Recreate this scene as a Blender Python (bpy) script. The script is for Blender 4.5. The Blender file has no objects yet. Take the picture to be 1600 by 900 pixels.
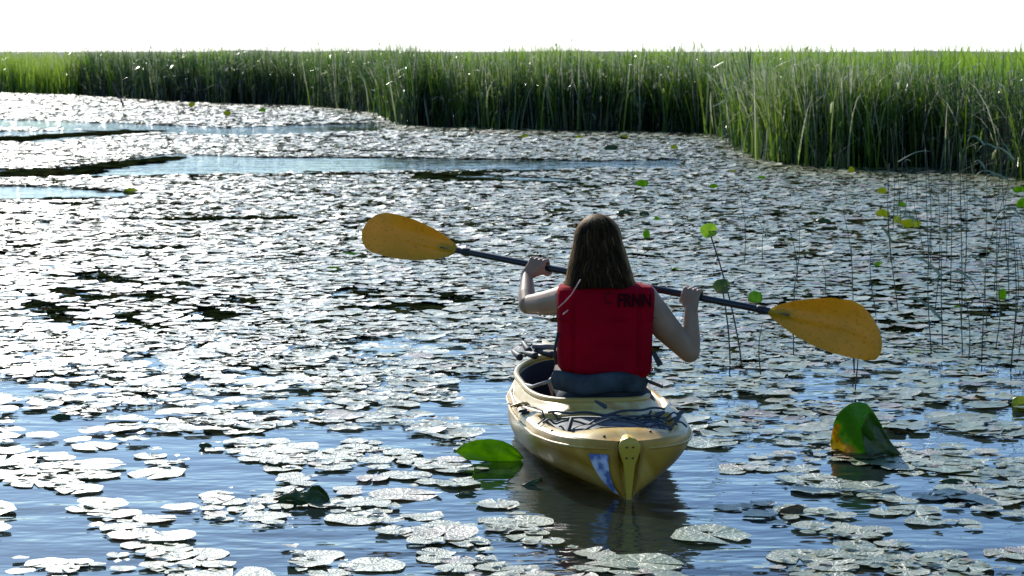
import bpy, math, random
import numpy as np
from mathutils import Vector, Matrix
from math import sin, cos, pi, radians, tan, atan

S = bpy.context.scene
COL = S.collection
rng = np.random.default_rng(7)
random.seed(7)

# ------------------------------------------------------------------ camera, sky, sun, exposure
CAM_H, F, PITCH = 1.75, 3690.0, radians(5.73)
cam_d = bpy.data.cameras.new('camera')
cam = bpy.data.objects.new('camera', cam_d)
COL.objects.link(cam)
cam.location = (0, 0, CAM_H)
cam.rotation_euler = (pi / 2 - PITCH, 0, 0)
cam_d.sensor_width = 36
cam_d.lens = F / 1600 * 36
cam_d.clip_start, cam_d.clip_end = 0.1, 6000
cam_d.dof.use_dof = True
cam_d.dof.focus_distance = 10.2
cam_d.dof.aperture_fstop = 11
S.camera = cam

SUN_AZ, SUN_EL = radians(-20), radians(31)      # azimuth from +Y, negative towards -X
w = bpy.data.worlds.new('World')
S.world = w
w.use_nodes = True
wn = w.node_tree.nodes
sky = wn.new('ShaderNodeTexSky')
sky.sky_type = 'NISHITA'
sky.sun_disc = False
sky.sun_elevation = SUN_EL
sky.sun_rotation = SUN_AZ
sky.dust_density = 0.6
sky.air_density = 1.0
sky.ozone_density = 1.6
# thin white haze low over the horizon, clear blue higher up, all the way round
wl = w.node_tree.links
geo = wn.new('ShaderNodeNewGeometry')
sep = wn.new('ShaderNodeSeparateXYZ')
wl.new(geo.outputs['Incoming'], sep.inputs[0])
el = wn.new('ShaderNodeMath')
el.operation = 'ABSOLUTE'
wl.new(sep.outputs['Z'], el.inputs[0])
mr = wn.new('ShaderNodeMapRange')
mr.interpolation_type = 'SMOOTHSTEP'
mr.inputs['From Min'].default_value = 0.0
mr.inputs['From Max'].default_value = 0.05
mr.inputs['To Min'].default_value = 0.75
mr.inputs['To Max'].default_value = 0.0
wl.new(el.outputs[0], mr.inputs['Value'])
tint = wn.new('ShaderNodeMix')
tint.data_type = 'RGBA'
tint.blend_type = 'MULTIPLY'
tint.inputs[0].default_value = 1.0
wl.new(sky.outputs[0], tint.inputs[6])
tint.inputs[7].default_value = (0.59, 0.82, 1.12, 1)
hz = wn.new('ShaderNodeMix')
hz.data_type = 'RGBA'
wl.new(mr.outputs[0], hz.inputs[0])
wl.new(tint.outputs[2], hz.inputs[6])
hz.inputs[7].default_value = (11.5, 11.6, 11.8, 1)
wl.new(hz.outputs[2], wn['Background'].inputs[0])
wn['Background'].inputs[1].default_value = 0.118

sd = bpy.data.lights.new('sun', 'SUN')
sd.energy = 4.2
sd.angle = radians(0.53)
sd.color = (1.0, 0.955, 0.88)
sun = bpy.data.objects.new('sun', sd)
COL.objects.link(sun)
sdir = Vector((sin(SUN_AZ) * cos(SUN_EL), cos(SUN_AZ) * cos(SUN_EL), sin(SUN_EL)))
sun.rotation_euler = sdir.to_track_quat('Z', 'Y').to_euler()
sun.location = sdir * 60

S.view_settings.view_transform = 'Standard'
S.view_settings.look = 'None'
S.view_settings.exposure = 0.42
S.view_settings.gamma = 1.0


# ------------------------------------------------------------------ picture point -> place
def ray(px, py):
    x, y = (px - 800) / F, -(py - 450) / F
    return np.array([x, cos(PITCH) + y * sin(PITCH), -sin(PITCH) + y * cos(PITCH)])


def atz(px, py, z=0.0):
    d = ray(px, py)
    return np.array([0, 0, CAM_H]) + d * ((z - CAM_H) / d[2])


def atY(px, py, Y):
    d = ray(px, py)
    return np.array([0, 0, CAM_H]) + d * (Y / d[1])


def topx(P):
    P = np.asarray(P, float)
    x, y, z = P[..., 0], P[..., 1], P[..., 2] - CAM_H
    dep = y * cos(PITCH) - z * sin(PITCH)
    up = y * sin(PITCH) + z * cos(PITCH)
    return 800 + F * x / dep, 450 - F * up / dep


# ------------------------------------------------------------------ helpers
def tag(o, label=None, cat=None, group=None, kind=None):
    for k, v in (('label', label), ('category', cat), ('group', group), ('kind', kind)):
        if v:
            o[k] = v
    return o


def mesh_np(name, V, quads=None, tris=None, smooth=True):
    V = np.asarray(V, np.float32).reshape(-1, 3)
    loops, starts, n = [], [], 0
    if quads is not None and len(quads):
        q = np.asarray(quads, np.int32)
        loops.append(q.ravel())
        starts.append(np.arange(len(q)) * 4)
        n = len(q) * 4
    if tris is not None and len(tris):
        t = np.asarray(tris, np.int32)
        loops.append(t.ravel())
        starts.append(np.arange(len(t)) * 3 + n)
    L = np.concatenate(loops).astype(np.int32)
    St = np.concatenate(starts).astype(np.int32)
    me = bpy.data.meshes.new(name)
    me.vertices.add(len(V))
    me.vertices.foreach_set('co', V.ravel())
    me.loops.add(len(L))
    me.loops.foreach_set('vertex_index', L)
    me.polygons.add(len(St))
    me.polygons.foreach_set('loop_start', St)
    me.polygons.foreach_set('use_smooth', np.full(len(St), smooth))
    me.update(calc_edges=True)
    me.validate()
    return me


def obj(name, me, mat=None, parent=None, loc=None):
    o = bpy.data.objects.new(name, me)
    COL.objects.link(o)
    if mat is not None and not me.materials:
        me.materials.append(mat)
    if parent:
        o.parent = parent
    if loc is not None:
        o.location = loc
    return o


def empty(name, loc, rz=0):
    o = bpy.data.objects.new(name, None)
    COL.objects.link(o)
    o.empty_display_size = 0.1
    o.location = loc
    o.rotation_euler = (0, 0, rz)
    return o


def attr(me, name, vals):
    a = me.attributes.new(name, 'FLOAT', 'POINT')
    a.data.foreach_set('value', np.asarray(vals, np.float32))


def grid_faces(nu, nv, off=0, wrap_v=False):
    i = np.arange(nu - 1)[:, None]
    j = np.arange(nv if wrap_v else nv - 1)[None, :]
    j2 = (j + 1) % nv
    a = i * nv + j
    return (np.stack([a, i * nv + j2, (i + 1) * nv + j2, (i + 1) * nv + j], -1).reshape(-1, 4) + off)


class MB:
    def __init__(s):
        s.V, s.Q, s.T, s.n = [], [], [], 0

    def add(s, V, Q=None, T=None):
        V = np.asarray(V, float).reshape(-1, 3)
        if Q is not None and len(Q):
            s.Q.append(np.asarray(Q) + s.n)
        if T is not None and len(T):
            s.T.append(np.asarray(T) + s.n)
        s.V.append(V)
        s.n += len(V)
        return s

    def mesh(s, name, smooth=True, off=None):
        V = np.concatenate(s.V)
        if off is not None:
            V = V - np.asarray(off)
        return mesh_np(name, V, np.concatenate(s.Q) if s.Q else None, np.concatenate(s.T) if s.T else None, smooth)

    def cap(s, p, q, r1, r2, n=14, m=5):
        """tapered capsule"""
        p, q = np.asarray(p, float), np.asarray(q, float)
        d = q - p
        L = np.linalg.norm(d)
        d = d / L if L > 1e-9 else np.array([0, 0, 1.0])
        a = np.cross(d, [0.3, 0.2, 0.93] if abs(d[2]) < .9 else [1, 0, 0])
        a /= np.linalg.norm(a)
        b = np.cross(d, a)
        rings = []
        for k in range(m + 1):
            t = -pi / 2 + (pi / 2) * k / m
            rings.append((p + d * r1 * sin(t), r1 * max(cos(t), 1e-3)))
        for k in range(m + 1):
            t = (pi / 2) * k / m
            rings.append((q + d * r2 * sin(t), r2 * max(cos(t), 1e-3)))
        th = np.arange(n) / n * 2 * pi
        V = np.array([[c + r * (cos(x) * a + sin(x) * b) for x in th] for c, r in rings]).reshape(-1, 3)
        nr = len(rings)
        V = np.vstack([V, rings[0][0], rings[-1][0]])
        T = [[nr * n, (j + 1) % n, j] for j in range(n)] + [[nr * n + 1, (nr - 1) * n + j, (nr - 1) * n + (j + 1) % n] for j in range(n)]
        return s.add(V, grid_faces(nr, n, 0, True), T)

    def chain(s, pts, rs, n=12):
        for i in range(len(pts) - 1):
            s.cap(pts[i], pts[i + 1], rs[i], rs[i + 1], n)
        return s

    def tube(s, pts, rs, n=8, closed=False):
        pts = np.asarray(pts, float)
        rs = np.broadcast_to(np.asarray(rs, float), (len(pts),))
        d = np.gradient(pts, axis=0)
        if closed:
            d = np.roll(pts, -1, 0) - np.roll(pts, 1, 0)
        d /= np.linalg.norm(d, axis=1)[:, None] + 1e-12
        ref = np.array([0.02, 0.05, 1.0])
        if np.mean(np.abs(d @ ref)) > .8:
            ref = np.array([1.0, .1, 0])
        a = np.cross(d, ref)
        a /= np.linalg.norm(a, axis=1)[:, None]
        b = np.cross(d, a)
        th = np.arange(n) / n * 2 * pi
        V = pts[:, None] + rs[:, None, None] * (np.cos(th)[None, :, None] * a[:, None] + np.sin(th)[None, :, None] * b[:, None])
        V = V.reshape(-1, 3)
        m = len(pts)
        Q = grid_faces(m, n, 0, True)
        T = []
        if closed:
            j = np.arange(n)
            Q = np.vstack([Q, np.stack([(m - 1) * n + j, (m - 1) * n + (j + 1) % n, (j + 1) % n, j], -1)])
        else:
            V = np.vstack([V, pts[0], pts[-1]])
            T = [[m * n, (j + 1) % n, j] for j in range(n)] + [[m * n + 1, (m - 1) * n + j, (m - 1) * n + (j + 1) % n] for j in range(n)]
        return s.add(V, Q, T)

    def ball(s, c, r, n=18, m=12):
        r = np.broadcast_to(np.asarray(r, float), (3,))
        ph = np.linspace(0.02, pi - 0.02, m)
        th = np.arange(n) / n * 2 * pi
        V = np.stack([np.sin(ph)[:, None] * np.cos(th) * r[0], np.sin(ph)[:, None] * np.sin(th) * r[1],
                      (np.cos(ph)[:, None] + 0 * th) * r[2]], -1).reshape(-1, 3) + np.asarray(c)
        V = np.vstack([V, V[:n].mean(0), V[-n:].mean(0)])
        T = [[m * n, j, (j + 1) % n] for j in range(n)] + [[m * n + 1, (m - 1) * n + (j + 1) % n, (m - 1) * n + j] for j in range(n)]
        return s.add(V, grid_faces(m, n, 0, True)[:, ::-1], T)

    def box(s, lo, hi, M=None):
        V = np.array([[x, y, z] for z in (lo[2], hi[2]) for y in (lo[1], hi[1]) for x in (lo[0], hi[0])], float)
        if M is not None:
            V = np.array([M @ Vector(v) for v in V])
        return s.add(V, [[0, 2, 3, 1], [4, 5, 7, 6], [0, 1, 5, 4], [2, 6, 7, 3], [0, 4, 6, 2], [1, 3, 7, 5]])


def smoothstep(a, b, x):
    t = np.clip((x - a) / (b - a), 0, 1)
    return t * t * (3 - 2 * t)


# ------------------------------------------------------------------ materials
def mat(name, col=(.5, .5, .5), rough=.5, spec=.5, **kw):
    m = bpy.data.materials.new(name)
    m.use_nodes = True
    b = m.node_tree.nodes['Principled BSDF']
    b.inputs['Base Color'].default_value = (*col, 1)
    b.inputs['Roughness'].default_value = rough
    b.inputs['Specular IOR Level'].default_value = spec
    for k, v in kw.items():
        b.inputs[k.replace('_', ' ')].default_value = v
    return m


def mk(name, rough=.5, spec=.5):
    m = bpy.data.materials.new(name)
    m.use_nodes = True
    nt = m.node_tree
    b = nt.nodes['Principled BSDF']
    b.inputs['Roughness'].default_value = rough
    b.inputs['Specular IOR Level'].default_value = spec
    return m, nt, b


def node(nt, t, **kw):
    n = nt.nodes.new(t)
    for k, v in kw.items():
        setattr(n, k, v)
    return n


def noise(nt, scale, detail=3, vec=None, mapscale=None, coord='Object', rough=.5):
    n = node(nt, 'ShaderNodeTexNoise')
    n.inputs['Scale'].default_value = scale
    n.inputs['Detail'].default_value = detail
    n.inputs['Roughness'].default_value = rough
    tc = node(nt, 'ShaderNodeTexCoord')
    src = tc.outputs[coord]
    if mapscale:
        mp = node(nt, 'ShaderNodeMapping')
        mp.inputs['Scale'].default_value = mapscale
        nt.links.new(src, mp.inputs[0])
        src = mp.outputs[0]
    nt.links.new(src, n.inputs['Vector'])
    return n


def ramp(nt, src, stops, interp='LINEAR'):
    r = node(nt, 'ShaderNodeValToRGB')
    r.color_ramp.interpolation = interp
    e = r.color_ramp.elements
    while len(e) < len(stops):
        e.new(.5)
    for i, (p, c) in enumerate(stops):
        e[i].position = p
        e[i].color = (*c, 1) if len(c) == 3 else c
    nt.links.new(src, r.inputs[0])
    return r


def bump(nt, b, src, strength=.3, dist=.01):
    n = node(nt, 'ShaderNodeBump')
    n.inputs['Strength'].default_value = strength
    n.inputs['Distance'].default_value = dist
    nt.links.new(src, n.inputs['Height'])
    nt.links.new(n.outputs[0], b.inputs['Normal'])
    return n


def add_translucent(m, nt, b, colsock, fac, tint=None):
    tr = node(nt, 'ShaderNodeBsdfTranslucent')
    nt.links.new(colsock, tr.inputs[0])
    mx = node(nt, 'ShaderNodeMixShader')
    mx.inputs[0].default_value = fac
    nt.links.new(b.outputs[0], mx.inputs[1])
    nt.links.new(tr.outputs[0], mx.inputs[2])
    nt.links.new(mx.outputs[0], nt.nodes['Material Output'].inputs[0])


# water: dark pond water, glossy, with fine ripples
M_water, nt, b = mk('pond_water', .04, .5)
b.inputs['Base Color'].default_value = (.012, .02, .018, 1)
b.inputs['IOR'].default_value = 1.33
n1 = noise(nt, 1.0, 3, mapscale=(1.3, 3.2, 1))
n2 = noise(nt, 1.0, 2, mapscale=(6, 8, 1))
n3 = noise(nt, .22, 2)
mm = node(nt, 'ShaderNodeMath', operation='MULTIPLY_ADD')
nt.links.new(n2.outputs[0], mm.inputs[0])
mm.inputs[1].default_value = .3
nt.links.new(n1.outputs[0], mm.inputs[2])
amp = ramp(nt, n3.outputs[0], [(.35, (.35,) * 3), (.65, (1,) * 3)])
bp = bump(nt, b, mm.outputs[0], 1.0, .027)
nt.links.new(amp.outputs[0], bp.inputs['Strength'])


def pad_material(name, by_object):
    m, nt, b = mk(name, .36, .55)
    if by_object:
        oi = node(nt, 'ShaderNodeObjectInfo')
        src = oi.outputs['Random']
    else:
        at = node(nt, 'ShaderNodeAttribute', attribute_name='tone')
        src = at.outputs['Fac']
    r = ramp(nt, src, [(0, (.09, .13, .04)), (.35, (.13, .19, .06)), (.6, (.17, .21, .09)), (.82, (.22, .24, .1)),
                       (.93, (.25, .19, .08)), (1, (.12, .07, .03))])
    n = noise(nt, 4.5 if by_object else 22, 6, rough=.65)
    r2 = ramp(nt, n.outputs[0], [(.32, (.3, .3, .25)), (.48, (1, 1, 1)), (.6, (1, 1, 1)), (.68, (1.0, .7, .4))])
    mx = node(nt, 'ShaderNodeMix', data_type='RGBA', blend_type='MULTIPLY')
    mx.inputs[0].default_value = .8
    nt.links.new(r.outputs[0], mx.inputs[6])
    nt.links.new(r2.outputs[0], mx.inputs[7])
    nt.links.new(mx.outputs[2], b.inputs['Base Color'])
    nb = noise(nt, 8 if by_object else 34, 5)
    hs = nb.outputs[0]
    if by_object:                                        # ribs radiating from the leaf stalk
        tc = node(nt, 'ShaderNodeTexCoord')
        sp = node(nt, 'ShaderNodeSeparateXYZ')
        nt.links.new(tc.outputs['Object'], sp.inputs[0])
        an = node(nt, 'ShaderNodeMath', operation='ARCTAN2')
        nt.links.new(sp.outputs['Y'], an.inputs[0])
        nt.links.new(sp.outputs['X'], an.inputs[1])
        m1 = node(nt, 'ShaderNodeMath', operation='MULTIPLY')
        nt.links.new(an.outputs[0], m1.inputs[0])
        m1.inputs[1].default_value = 17
        si = node(nt, 'ShaderNodeMath', operation='SINE')
        nt.links.new(m1.outputs[0], si.inputs[0])
        ma = node(nt, 'ShaderNodeMath', operation='MULTIPLY_ADD')
        nt.links.new(si.outputs[0], ma.inputs[0])
        ma.inputs[1].default_value = .09
        nt.links.new(hs, ma.inputs[2])
        hs = ma.outputs[0]
    bump(nt, b, hs, .65, .012)
    nr = noise(nt, 7, 3)
    rr = ramp(nt, nr.outputs[0], [(.3, (.28,) * 3), (.7, (.56,) * 3)])
    nt.links.new(rr.outputs[0], b.inputs['Roughness'])
    b.inputs['Coat Weight'].default_value = .55
    b.inputs['Coat Roughness'].default_value = .42
    b.inputs['Coat IOR'].default_value = 1.5
    add_translucent(m, nt, b, mx.outputs[2], .12)
    return m


M_pad = pad_material('lily_pad_wax', True)
M_padn = pad_material('lily_pad_wax_far', False)

# near-black matte tone painted in for dark reflections between the pads
M_dark_refl, nt, b = mk('painted_dark_reflection', 1.0, .0)
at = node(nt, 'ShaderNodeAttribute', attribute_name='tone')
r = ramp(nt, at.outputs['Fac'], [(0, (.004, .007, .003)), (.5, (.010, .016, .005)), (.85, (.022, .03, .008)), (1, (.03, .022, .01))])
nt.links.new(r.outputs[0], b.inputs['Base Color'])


def leaf_material(name, c1, c2, trans=.45, rough=.4, c3=None):
    m, nt, b = mk(name, rough, .5)
    n = noise(nt, 18, 4)
    st = [(.3, c1), (.68, c2)]
    if c3:
        st = [(.3, c1), (.55, c2), (.72, c3)]
    r = ramp(nt, n.outputs[0], st)
    nt.links.new(r.outputs[0], b.inputs['Base Color'])
    nb = noise(nt, 40, 3)
    bump(nt, b, nb.outputs[0], .5, .006)
    add_translucent(m, nt, b, r.outputs[0], trans)
    return m


M_leaf_bright = leaf_material('fresh_leaf', (.16, .32, .012), (.27, .46, .02), .6)
M_leaf_yellow = leaf_material('yellow_leaf', (.34, .42, .03), (.5, .5, .04), .5)
M_leaf_dark = leaf_material('dark_curled_leaf', (.03, .06, .012), (.08, .13, .02), .3, .35, (.14, .1, .03))
M_leaf_brown = leaf_material('brown_leaf', (.1, .06, .02), (.22, .14, .04), .3, .4)


# reeds
def reed_material(name, stops, trans=.42, rough=.27):
    m, nt, b = mk(name, rough, .55)
    at = node(nt, 'ShaderNodeAttribute', attribute_name='tone')
    r = ramp(nt, at.outputs['Fac'], stops)
    nt.links.new(r.outputs[0], b.inputs['Base Color'])
    add_translucent(m, nt, b, r.outputs[0], trans)
    return m


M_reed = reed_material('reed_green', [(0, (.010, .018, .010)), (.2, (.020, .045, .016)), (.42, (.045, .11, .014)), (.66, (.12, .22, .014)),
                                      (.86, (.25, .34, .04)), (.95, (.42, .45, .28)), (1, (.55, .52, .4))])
M_reed_b = reed_material('reed_bright_green', [(0, (.03, .06, .008)), (.3, (.08, .17, .01)), (.6, (.17, .30, .015)), (.9, (.28, .42, .03)), (1, (.4, .45, .15))], .5)
M_stem = mat('dark_reed_stem', (.02, .035, .022), .5)
M_stem_leaf = mat('pale_reed_leaf', (.2, .24, .12), .3, .6)
M_mud, nt, b = mk('marsh_ground', .9, .2)
n = noise(nt, 2, 5)
r = ramp(nt, n.outputs[0], [(.3, (.03, .035, .015)), (.7, (.09, .12, .03))])
nt.links.new(r.outputs[0], b.inputs['Base Color'])

# kayak plastic: sand / tan / olive marbling
M_hull, nt, b = mk('marbled_plastic', .36, .5)
n = noise(nt, 1.0, 3, mapscale=(4.5, 1.6, 4))
n.inputs['Distortion'].default_value = 1.2
r = ramp(nt, n.outputs[0], [(.3, (.42, .22, .02)), (.42, (.55, .33, .05)), (.5, (.66, .44, .10)), (.6, (.74, .56, .22)), (.72, (.58, .34, .10))])
ns = noise(nt, 30, 5, rough=.7)
rs = ramp(nt, ns.outputs[0], [(.35, (.75, .72, .66)), (.55, (1, 1, 1))])
mx = node(nt, 'ShaderNodeMix', data_type='RGBA', blend_type='MULTIPLY')
mx.inputs[0].default_value = .6
nt.links.new(r.outputs[0], mx.inputs[6])
nt.links.new(rs.outputs[0], mx.inputs[7])
nt.links.new(mx.outputs[2], b.inputs['Base Color'])
nb = noise(nt, 60, 3)
bump(nt, b, nb.outputs[0], .15, .003)
M_hull_shaded, nt, b = mk('shaded_ochre_plastic', .34, .5)  # browner copy of the deck plastic, shade under the sheer painted in
n = noise(nt, 1.0, 3, mapscale=(4.5, 1.6, 4))
n.inputs['Distortion'].default_value = 1.2
r = ramp(nt, n.outputs[0], [(.3, (.36, .17, .010)), (.45, (.50, .27, .025)), (.55, (.60, .36, .06)), (.7, (.68, .47, .14))])
nt.links.new(r.outputs[0], b.inputs['Base Color'])
nb = noise(nt, 60, 3)
bump(nt, b, nb.outputs[0], .15, .003)
M_rim = mat('ochre_rim_plastic', (.42, .28, .05), .4)
M_plate = mat('ochre_plate_plastic', (.58, .38, .03), .38)
M_hole = mat('black_bolt', (.01, .01, .01), .5)
M_black = mat('black_webbing', (.012, .013, .015), .6)
M_cord = mat('dark_bungee_cord', (.03, .045, .055), .55)
M_mat, nt, b = mk('grey_deck_mat', .55, .4)
n = noise(nt, 9, 4)
r = ramp(nt, n.outputs[0], [(.35, (.05, .055, .055)), (.5, (.14, .15, .145)), (.65, (.26, .27, .25))])
nt.links.new(r.outputs[0], b.inputs['Base Color'])
M_seat, nt, b = mk('slate_seat_pad', .7, .12)
n = noise(nt, 12, 4)
r = ramp(nt, n.outputs[0], [(.35, (.02, .03, .034)), (.65, (.055, .072, .08))])
nt.links.new(r.outputs[0], b.inputs['Base Color'])
M_sticker, nt, b = mk('blue_white_sticker', .3, .5)
n = noise(nt, 16, 2)
r = ramp(nt, n.outputs[0], [(.42, (.14, .2, .42)), (.5, (.5, .58, .72)), (.58, (.75, .78, .8))])
nt.links.new(r.outputs[0], b.inputs['Base Color'])
M_blade, nt, b = mk('orange_blade_plastic', .4, .5)
n = noise(nt, 7, 4)
r = ramp(nt, n.outputs[0], [(.3, (.62, .36, .009)), (.7, (.72, .40, .011))])
ns = noise(nt, 80, 2)
rs = ramp(nt, ns.outputs[0], [(.3, (.6, .6, .3)), (.45, (1, 1, 1)), (.7, (1, .9, .9)), (.76, (1.0, .45, .3))])
mx = node(nt, 'ShaderNodeMix', data_type='RGBA', blend_type='MULTIPLY')
mx.inputs[0].default_value = .7
nt.links.new(r.outputs[0], mx.inputs[6])
nt.links.new(rs.outputs[0], mx.inputs[7])
nt.links.new(mx.outputs[2], b.inputs['Base Color'])
add_translucent(M_blade, nt, b, mx.outputs[2], .32)
M_shaft = mat('black_shaft', (.012, .016, .018), .35)
M_vest, nt, b = mk('crimson_nylon', .85, .06)
n = noise(nt, 5, 3)
r = ramp(nt, n.outputs[0], [(.3, (.23, .0004, .008)), (.7, (.34, .001, .012))])
nt.links.new(r.outputs[0], b.inputs['Base Color'])
nb = noise(nt, 9, 4)
bump(nt, b, nb.outputs[0], .5, .02)
M_print = mat('black_print', (.035, .003, .006), .9, .05)
M_print_faint = mat('worn_print', (.09, .003, .01), .9, .1)
M_piping = mat('pale_cord', (.6, .36, .3), .6)
M_skin, nt, b = mk('skin', .5, .35)
n = noise(nt, 12, 3)
r = ramp(nt, n.outputs[0], [(.3, (.27, .165, .09)), (.7, (.35, .22, .13))])
nt.links.new(r.outputs[0], b.inputs['Base Color'])
b.inputs['Subsurface Weight'].default_value = .08
b.inputs['Subsurface Scale'].default_value = .02
M_hair, nt, b = mk('brown_hair', .55, .05)
at = node(nt, 'ShaderNodeAttribute', attribute_name='tone')
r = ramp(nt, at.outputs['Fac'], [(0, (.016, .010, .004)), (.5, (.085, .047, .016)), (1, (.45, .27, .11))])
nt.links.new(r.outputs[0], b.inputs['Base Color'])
add_translucent(M_hair, nt, b, r.outputs[0], .3)
M_shirt = mat('dark_shorts', (.03, .04, .05), .8)

# ------------------------------------------------------------------ setting: water, bank
me = mesh_np('pond_water', [(-400, -30, 0), (400, -30, 0), (400, 900, 0), (-400, 900, 0)], [[0, 1, 2, 3]])
water = tag(obj('water', me, M_water), 'calm dark pond water reflecting blue sky between the pads', kind='structure')

# front edge of the reed bed as picture points on the water line
SH = np.array([(-700, 128), (-300, 138), (0, 145), (130, 149), (250, 158), (380, 163), (480, 165), (590, 177), (640, 197), (800, 202), (900, 204),
               (1060, 207), (1120, 211), (1150, 222), (1178, 240), (1212, 254), (1300, 262), (1450, 262), (1560, 276), (1640, 288), (1900, 300), (2400, 330)], float)
SHW = np.array([atz(x, y) for x, y in SH])[:, :2]


def shore_y_at(px):
    return np.interp(px, SH[:, 0], SH[:, 1])


# marsh ground sheet under and behind the reeds, out to the horizon
back = np.array([(p[0] * 1.0 + (p[0]) * .15, p[1] + 3.0) for p in SHW])
rows = []
for k, (dy, z) in enumerate([(-.5, -.6), (1.5, -.12), (6, .1), (25, .35), (120, .5), (900, .6), (3500, .7)]):
    sc = (SHW[:, 1] + dy) / SHW[:, 1]
    zz = np.full(len(SHW), z) + (0.9 + 0.9 * np.sin(SHW[:, 0] * 1.9) * np.sin(SHW[:, 0] * .7 + 1) if dy == 900 else 0)
    rows.append(np.stack([SHW[:, 0] * sc, SHW[:, 1] + dy, zz], -1))
Vg = np.array(rows).reshape(-1, 3)
me = mesh_np('marsh', Vg, grid_faces(len(rows), len(SHW)))
tag(obj('ground', me, M_mud), 'low marshy bank under the reeds reaching back to the horizon', kind='structure')


# ------------------------------------------------------------------ reed beds
def blades(base, h, lean, w, bend, face, tone, nseg=5):
    """many tapering leaf strips; arrays of per-blade values. lean (n,2), bend (n,2) horizontal arc at the tip"""
    n = len(base)
    t = np.linspace(0, 1, nseg + 1)[None, :]
    x = base[:, 0:1] + lean[:, 0:1] * h[:, None] * t + bend[:, 0:1] * t ** 3
    y = base[:, 1:2] + lean[:, 1:2] * h[:, None] * t + bend[:, 1:2] * t ** 3
    bl = np.linalg.norm(bend, axis=1)[:, None]
    z = base[:, 2:3] + h[:, None] * t - bl * .55 * t ** 4
    ww = w[:, None] * (1 - t ** 2.5) * .5 + .0006
    tw = face[:, None] + t * .9 * np.sin(face * 7)[:, None]
    dx, dy = np.cos(tw) * ww, np.sin(tw) * ww
    L = np.stack([x - dx, y - dy, z], -1)
    R = np.stack([x + dx, y + dy, z], -1)
    V = np.stack([L, R], 2)                       # n, seg, 2, 3
    k = nseg + 1
    idx = np.arange(n * k * 2).reshape(n, k, 2)
    Q = np.stack([idx[:, :-1, 0], idx[:, :-1, 1], idx[:, 1:, 1], idx[:, 1:, 0]], -1).reshape(-1, 4)
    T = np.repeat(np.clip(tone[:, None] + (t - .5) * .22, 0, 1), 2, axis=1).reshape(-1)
    return V.reshape(-1, 3), Q, T


def lumpy(x, y, s=1.0):
    return (np.sin(x * 1.7 * s + 1.3 * np.sin(y * .9 * s)) + np.sin(x * .61 * s + y * 1.1 * s + 2) + np.sin(x * 3.9 * s - y * .7 * s)) / 3


def reed_bed(name, pxa, pxb, n, depth, hmin, hmax, tone0, label, seed, bendy=.35, wide=.018, material=None):
    g = np.random.default_rng(seed)
    px = g.uniform(pxa, pxb, n)
    pyy = shore_y_at(px)
    d = depth * g.uniform(0, 1, n) ** 1.7 + .5 * np.maximum(0, lumpy(px * .045 + seed, px * .013))
    P = np.array([atz(a, b2) for a, b2 in zip(px, pyy)])
    sc = (P[:, 1] + d) / P[:, 1]
    base = np.stack([P[:, 0] * sc, P[:, 1] + d + g.normal(0, .3, n), np.zeros(n)], -1)
    k = 9                                              # a tussock: blades that share height, hue and lean
    ch = g.normal(1, .13, n)
    ct = g.normal(0, .22, n)
    cl = g.normal(0, .06, (n, 2))
    spread = g.uniform(.03, .16, n)
    rp = lambda v: np.repeat(v, k, 0)
    m = n * k
    base = rp(base) + np.concatenate([g.normal(0, 1, (m, 2)) * rp(spread)[:, None], np.zeros((m, 1))], 1)
    lum = lumpy(base[:, 0], base[:, 1] * .4)
    h = g.uniform(hmin, hmax, m) * (1 + .05 * lum) * rp(ch)
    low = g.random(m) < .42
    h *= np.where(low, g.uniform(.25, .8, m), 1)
    lean = rp(cl) + g.normal(0, .09, (m, 2))
    bm = g.exponential(.16, m) * bendy * 2 + np.where(g.random(m) < .14, g.uniform(.2, .55, m), 0)
    ba = g.uniform(0, 2 * pi, m)
    bend = np.stack([np.cos(ba) * bm, np.sin(ba) * bm], -1)
    tone = np.clip(tone0 + rp(ct) + .16 * lumpy(base[:, 0] * .8 + 5, base[:, 1] * .2) + g.normal(-.03, .12, m), 0, .9)
    tone = np.where(low, tone * .35, tone)  # short blades darkened to paint the shade at the foot of the bed
    tone = np.where(g.random(m) < .08, g.uniform(.9, 1, m), tone)  # scattered blades toned near white as painted sparkle
    V, Q, T = blades(base, h, lean, g.uniform(.5, 1.25, m) * wide, bend, g.uniform(0, pi, m), tone)
    # broken and arching leaves high in the bed, toned pale to paint in sun glints
    q = g.choice(m, m // 4, replace=False)
    q = q[bm[q] < .14]
    b2 = base[q].copy()
    f = g.uniform(.35, .88, len(q)) ** .7
    b2[:, :2] += lean[q] * (h[q] * f)[:, None]
    b2[:, 2] = h[q] * f
    aa = g.uniform(0, 2 * pi, len(q))
    am = g.uniform(.15, .45, len(q))
    V2, Q2, T2 = blades(b2, g.uniform(.08, .3, len(q)), np.zeros((len(q), 2)), np.full(len(q), wide * 1.5), np.stack([np.cos(aa) * am, np.sin(aa) * am], -1),
                        g.uniform(0, pi, len(q)), g.uniform(.82, 1, len(q)), 4)
    me = mesh_np(name, np.vstack([V, V2]), np.vstack([Q, Q2 + len(V)]))
    attr(me, 'tone', np.concatenate([T, T2]))
    return tag(obj(name, me, material or M_reed), label, 'reeds', None, 'stuff')


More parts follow.
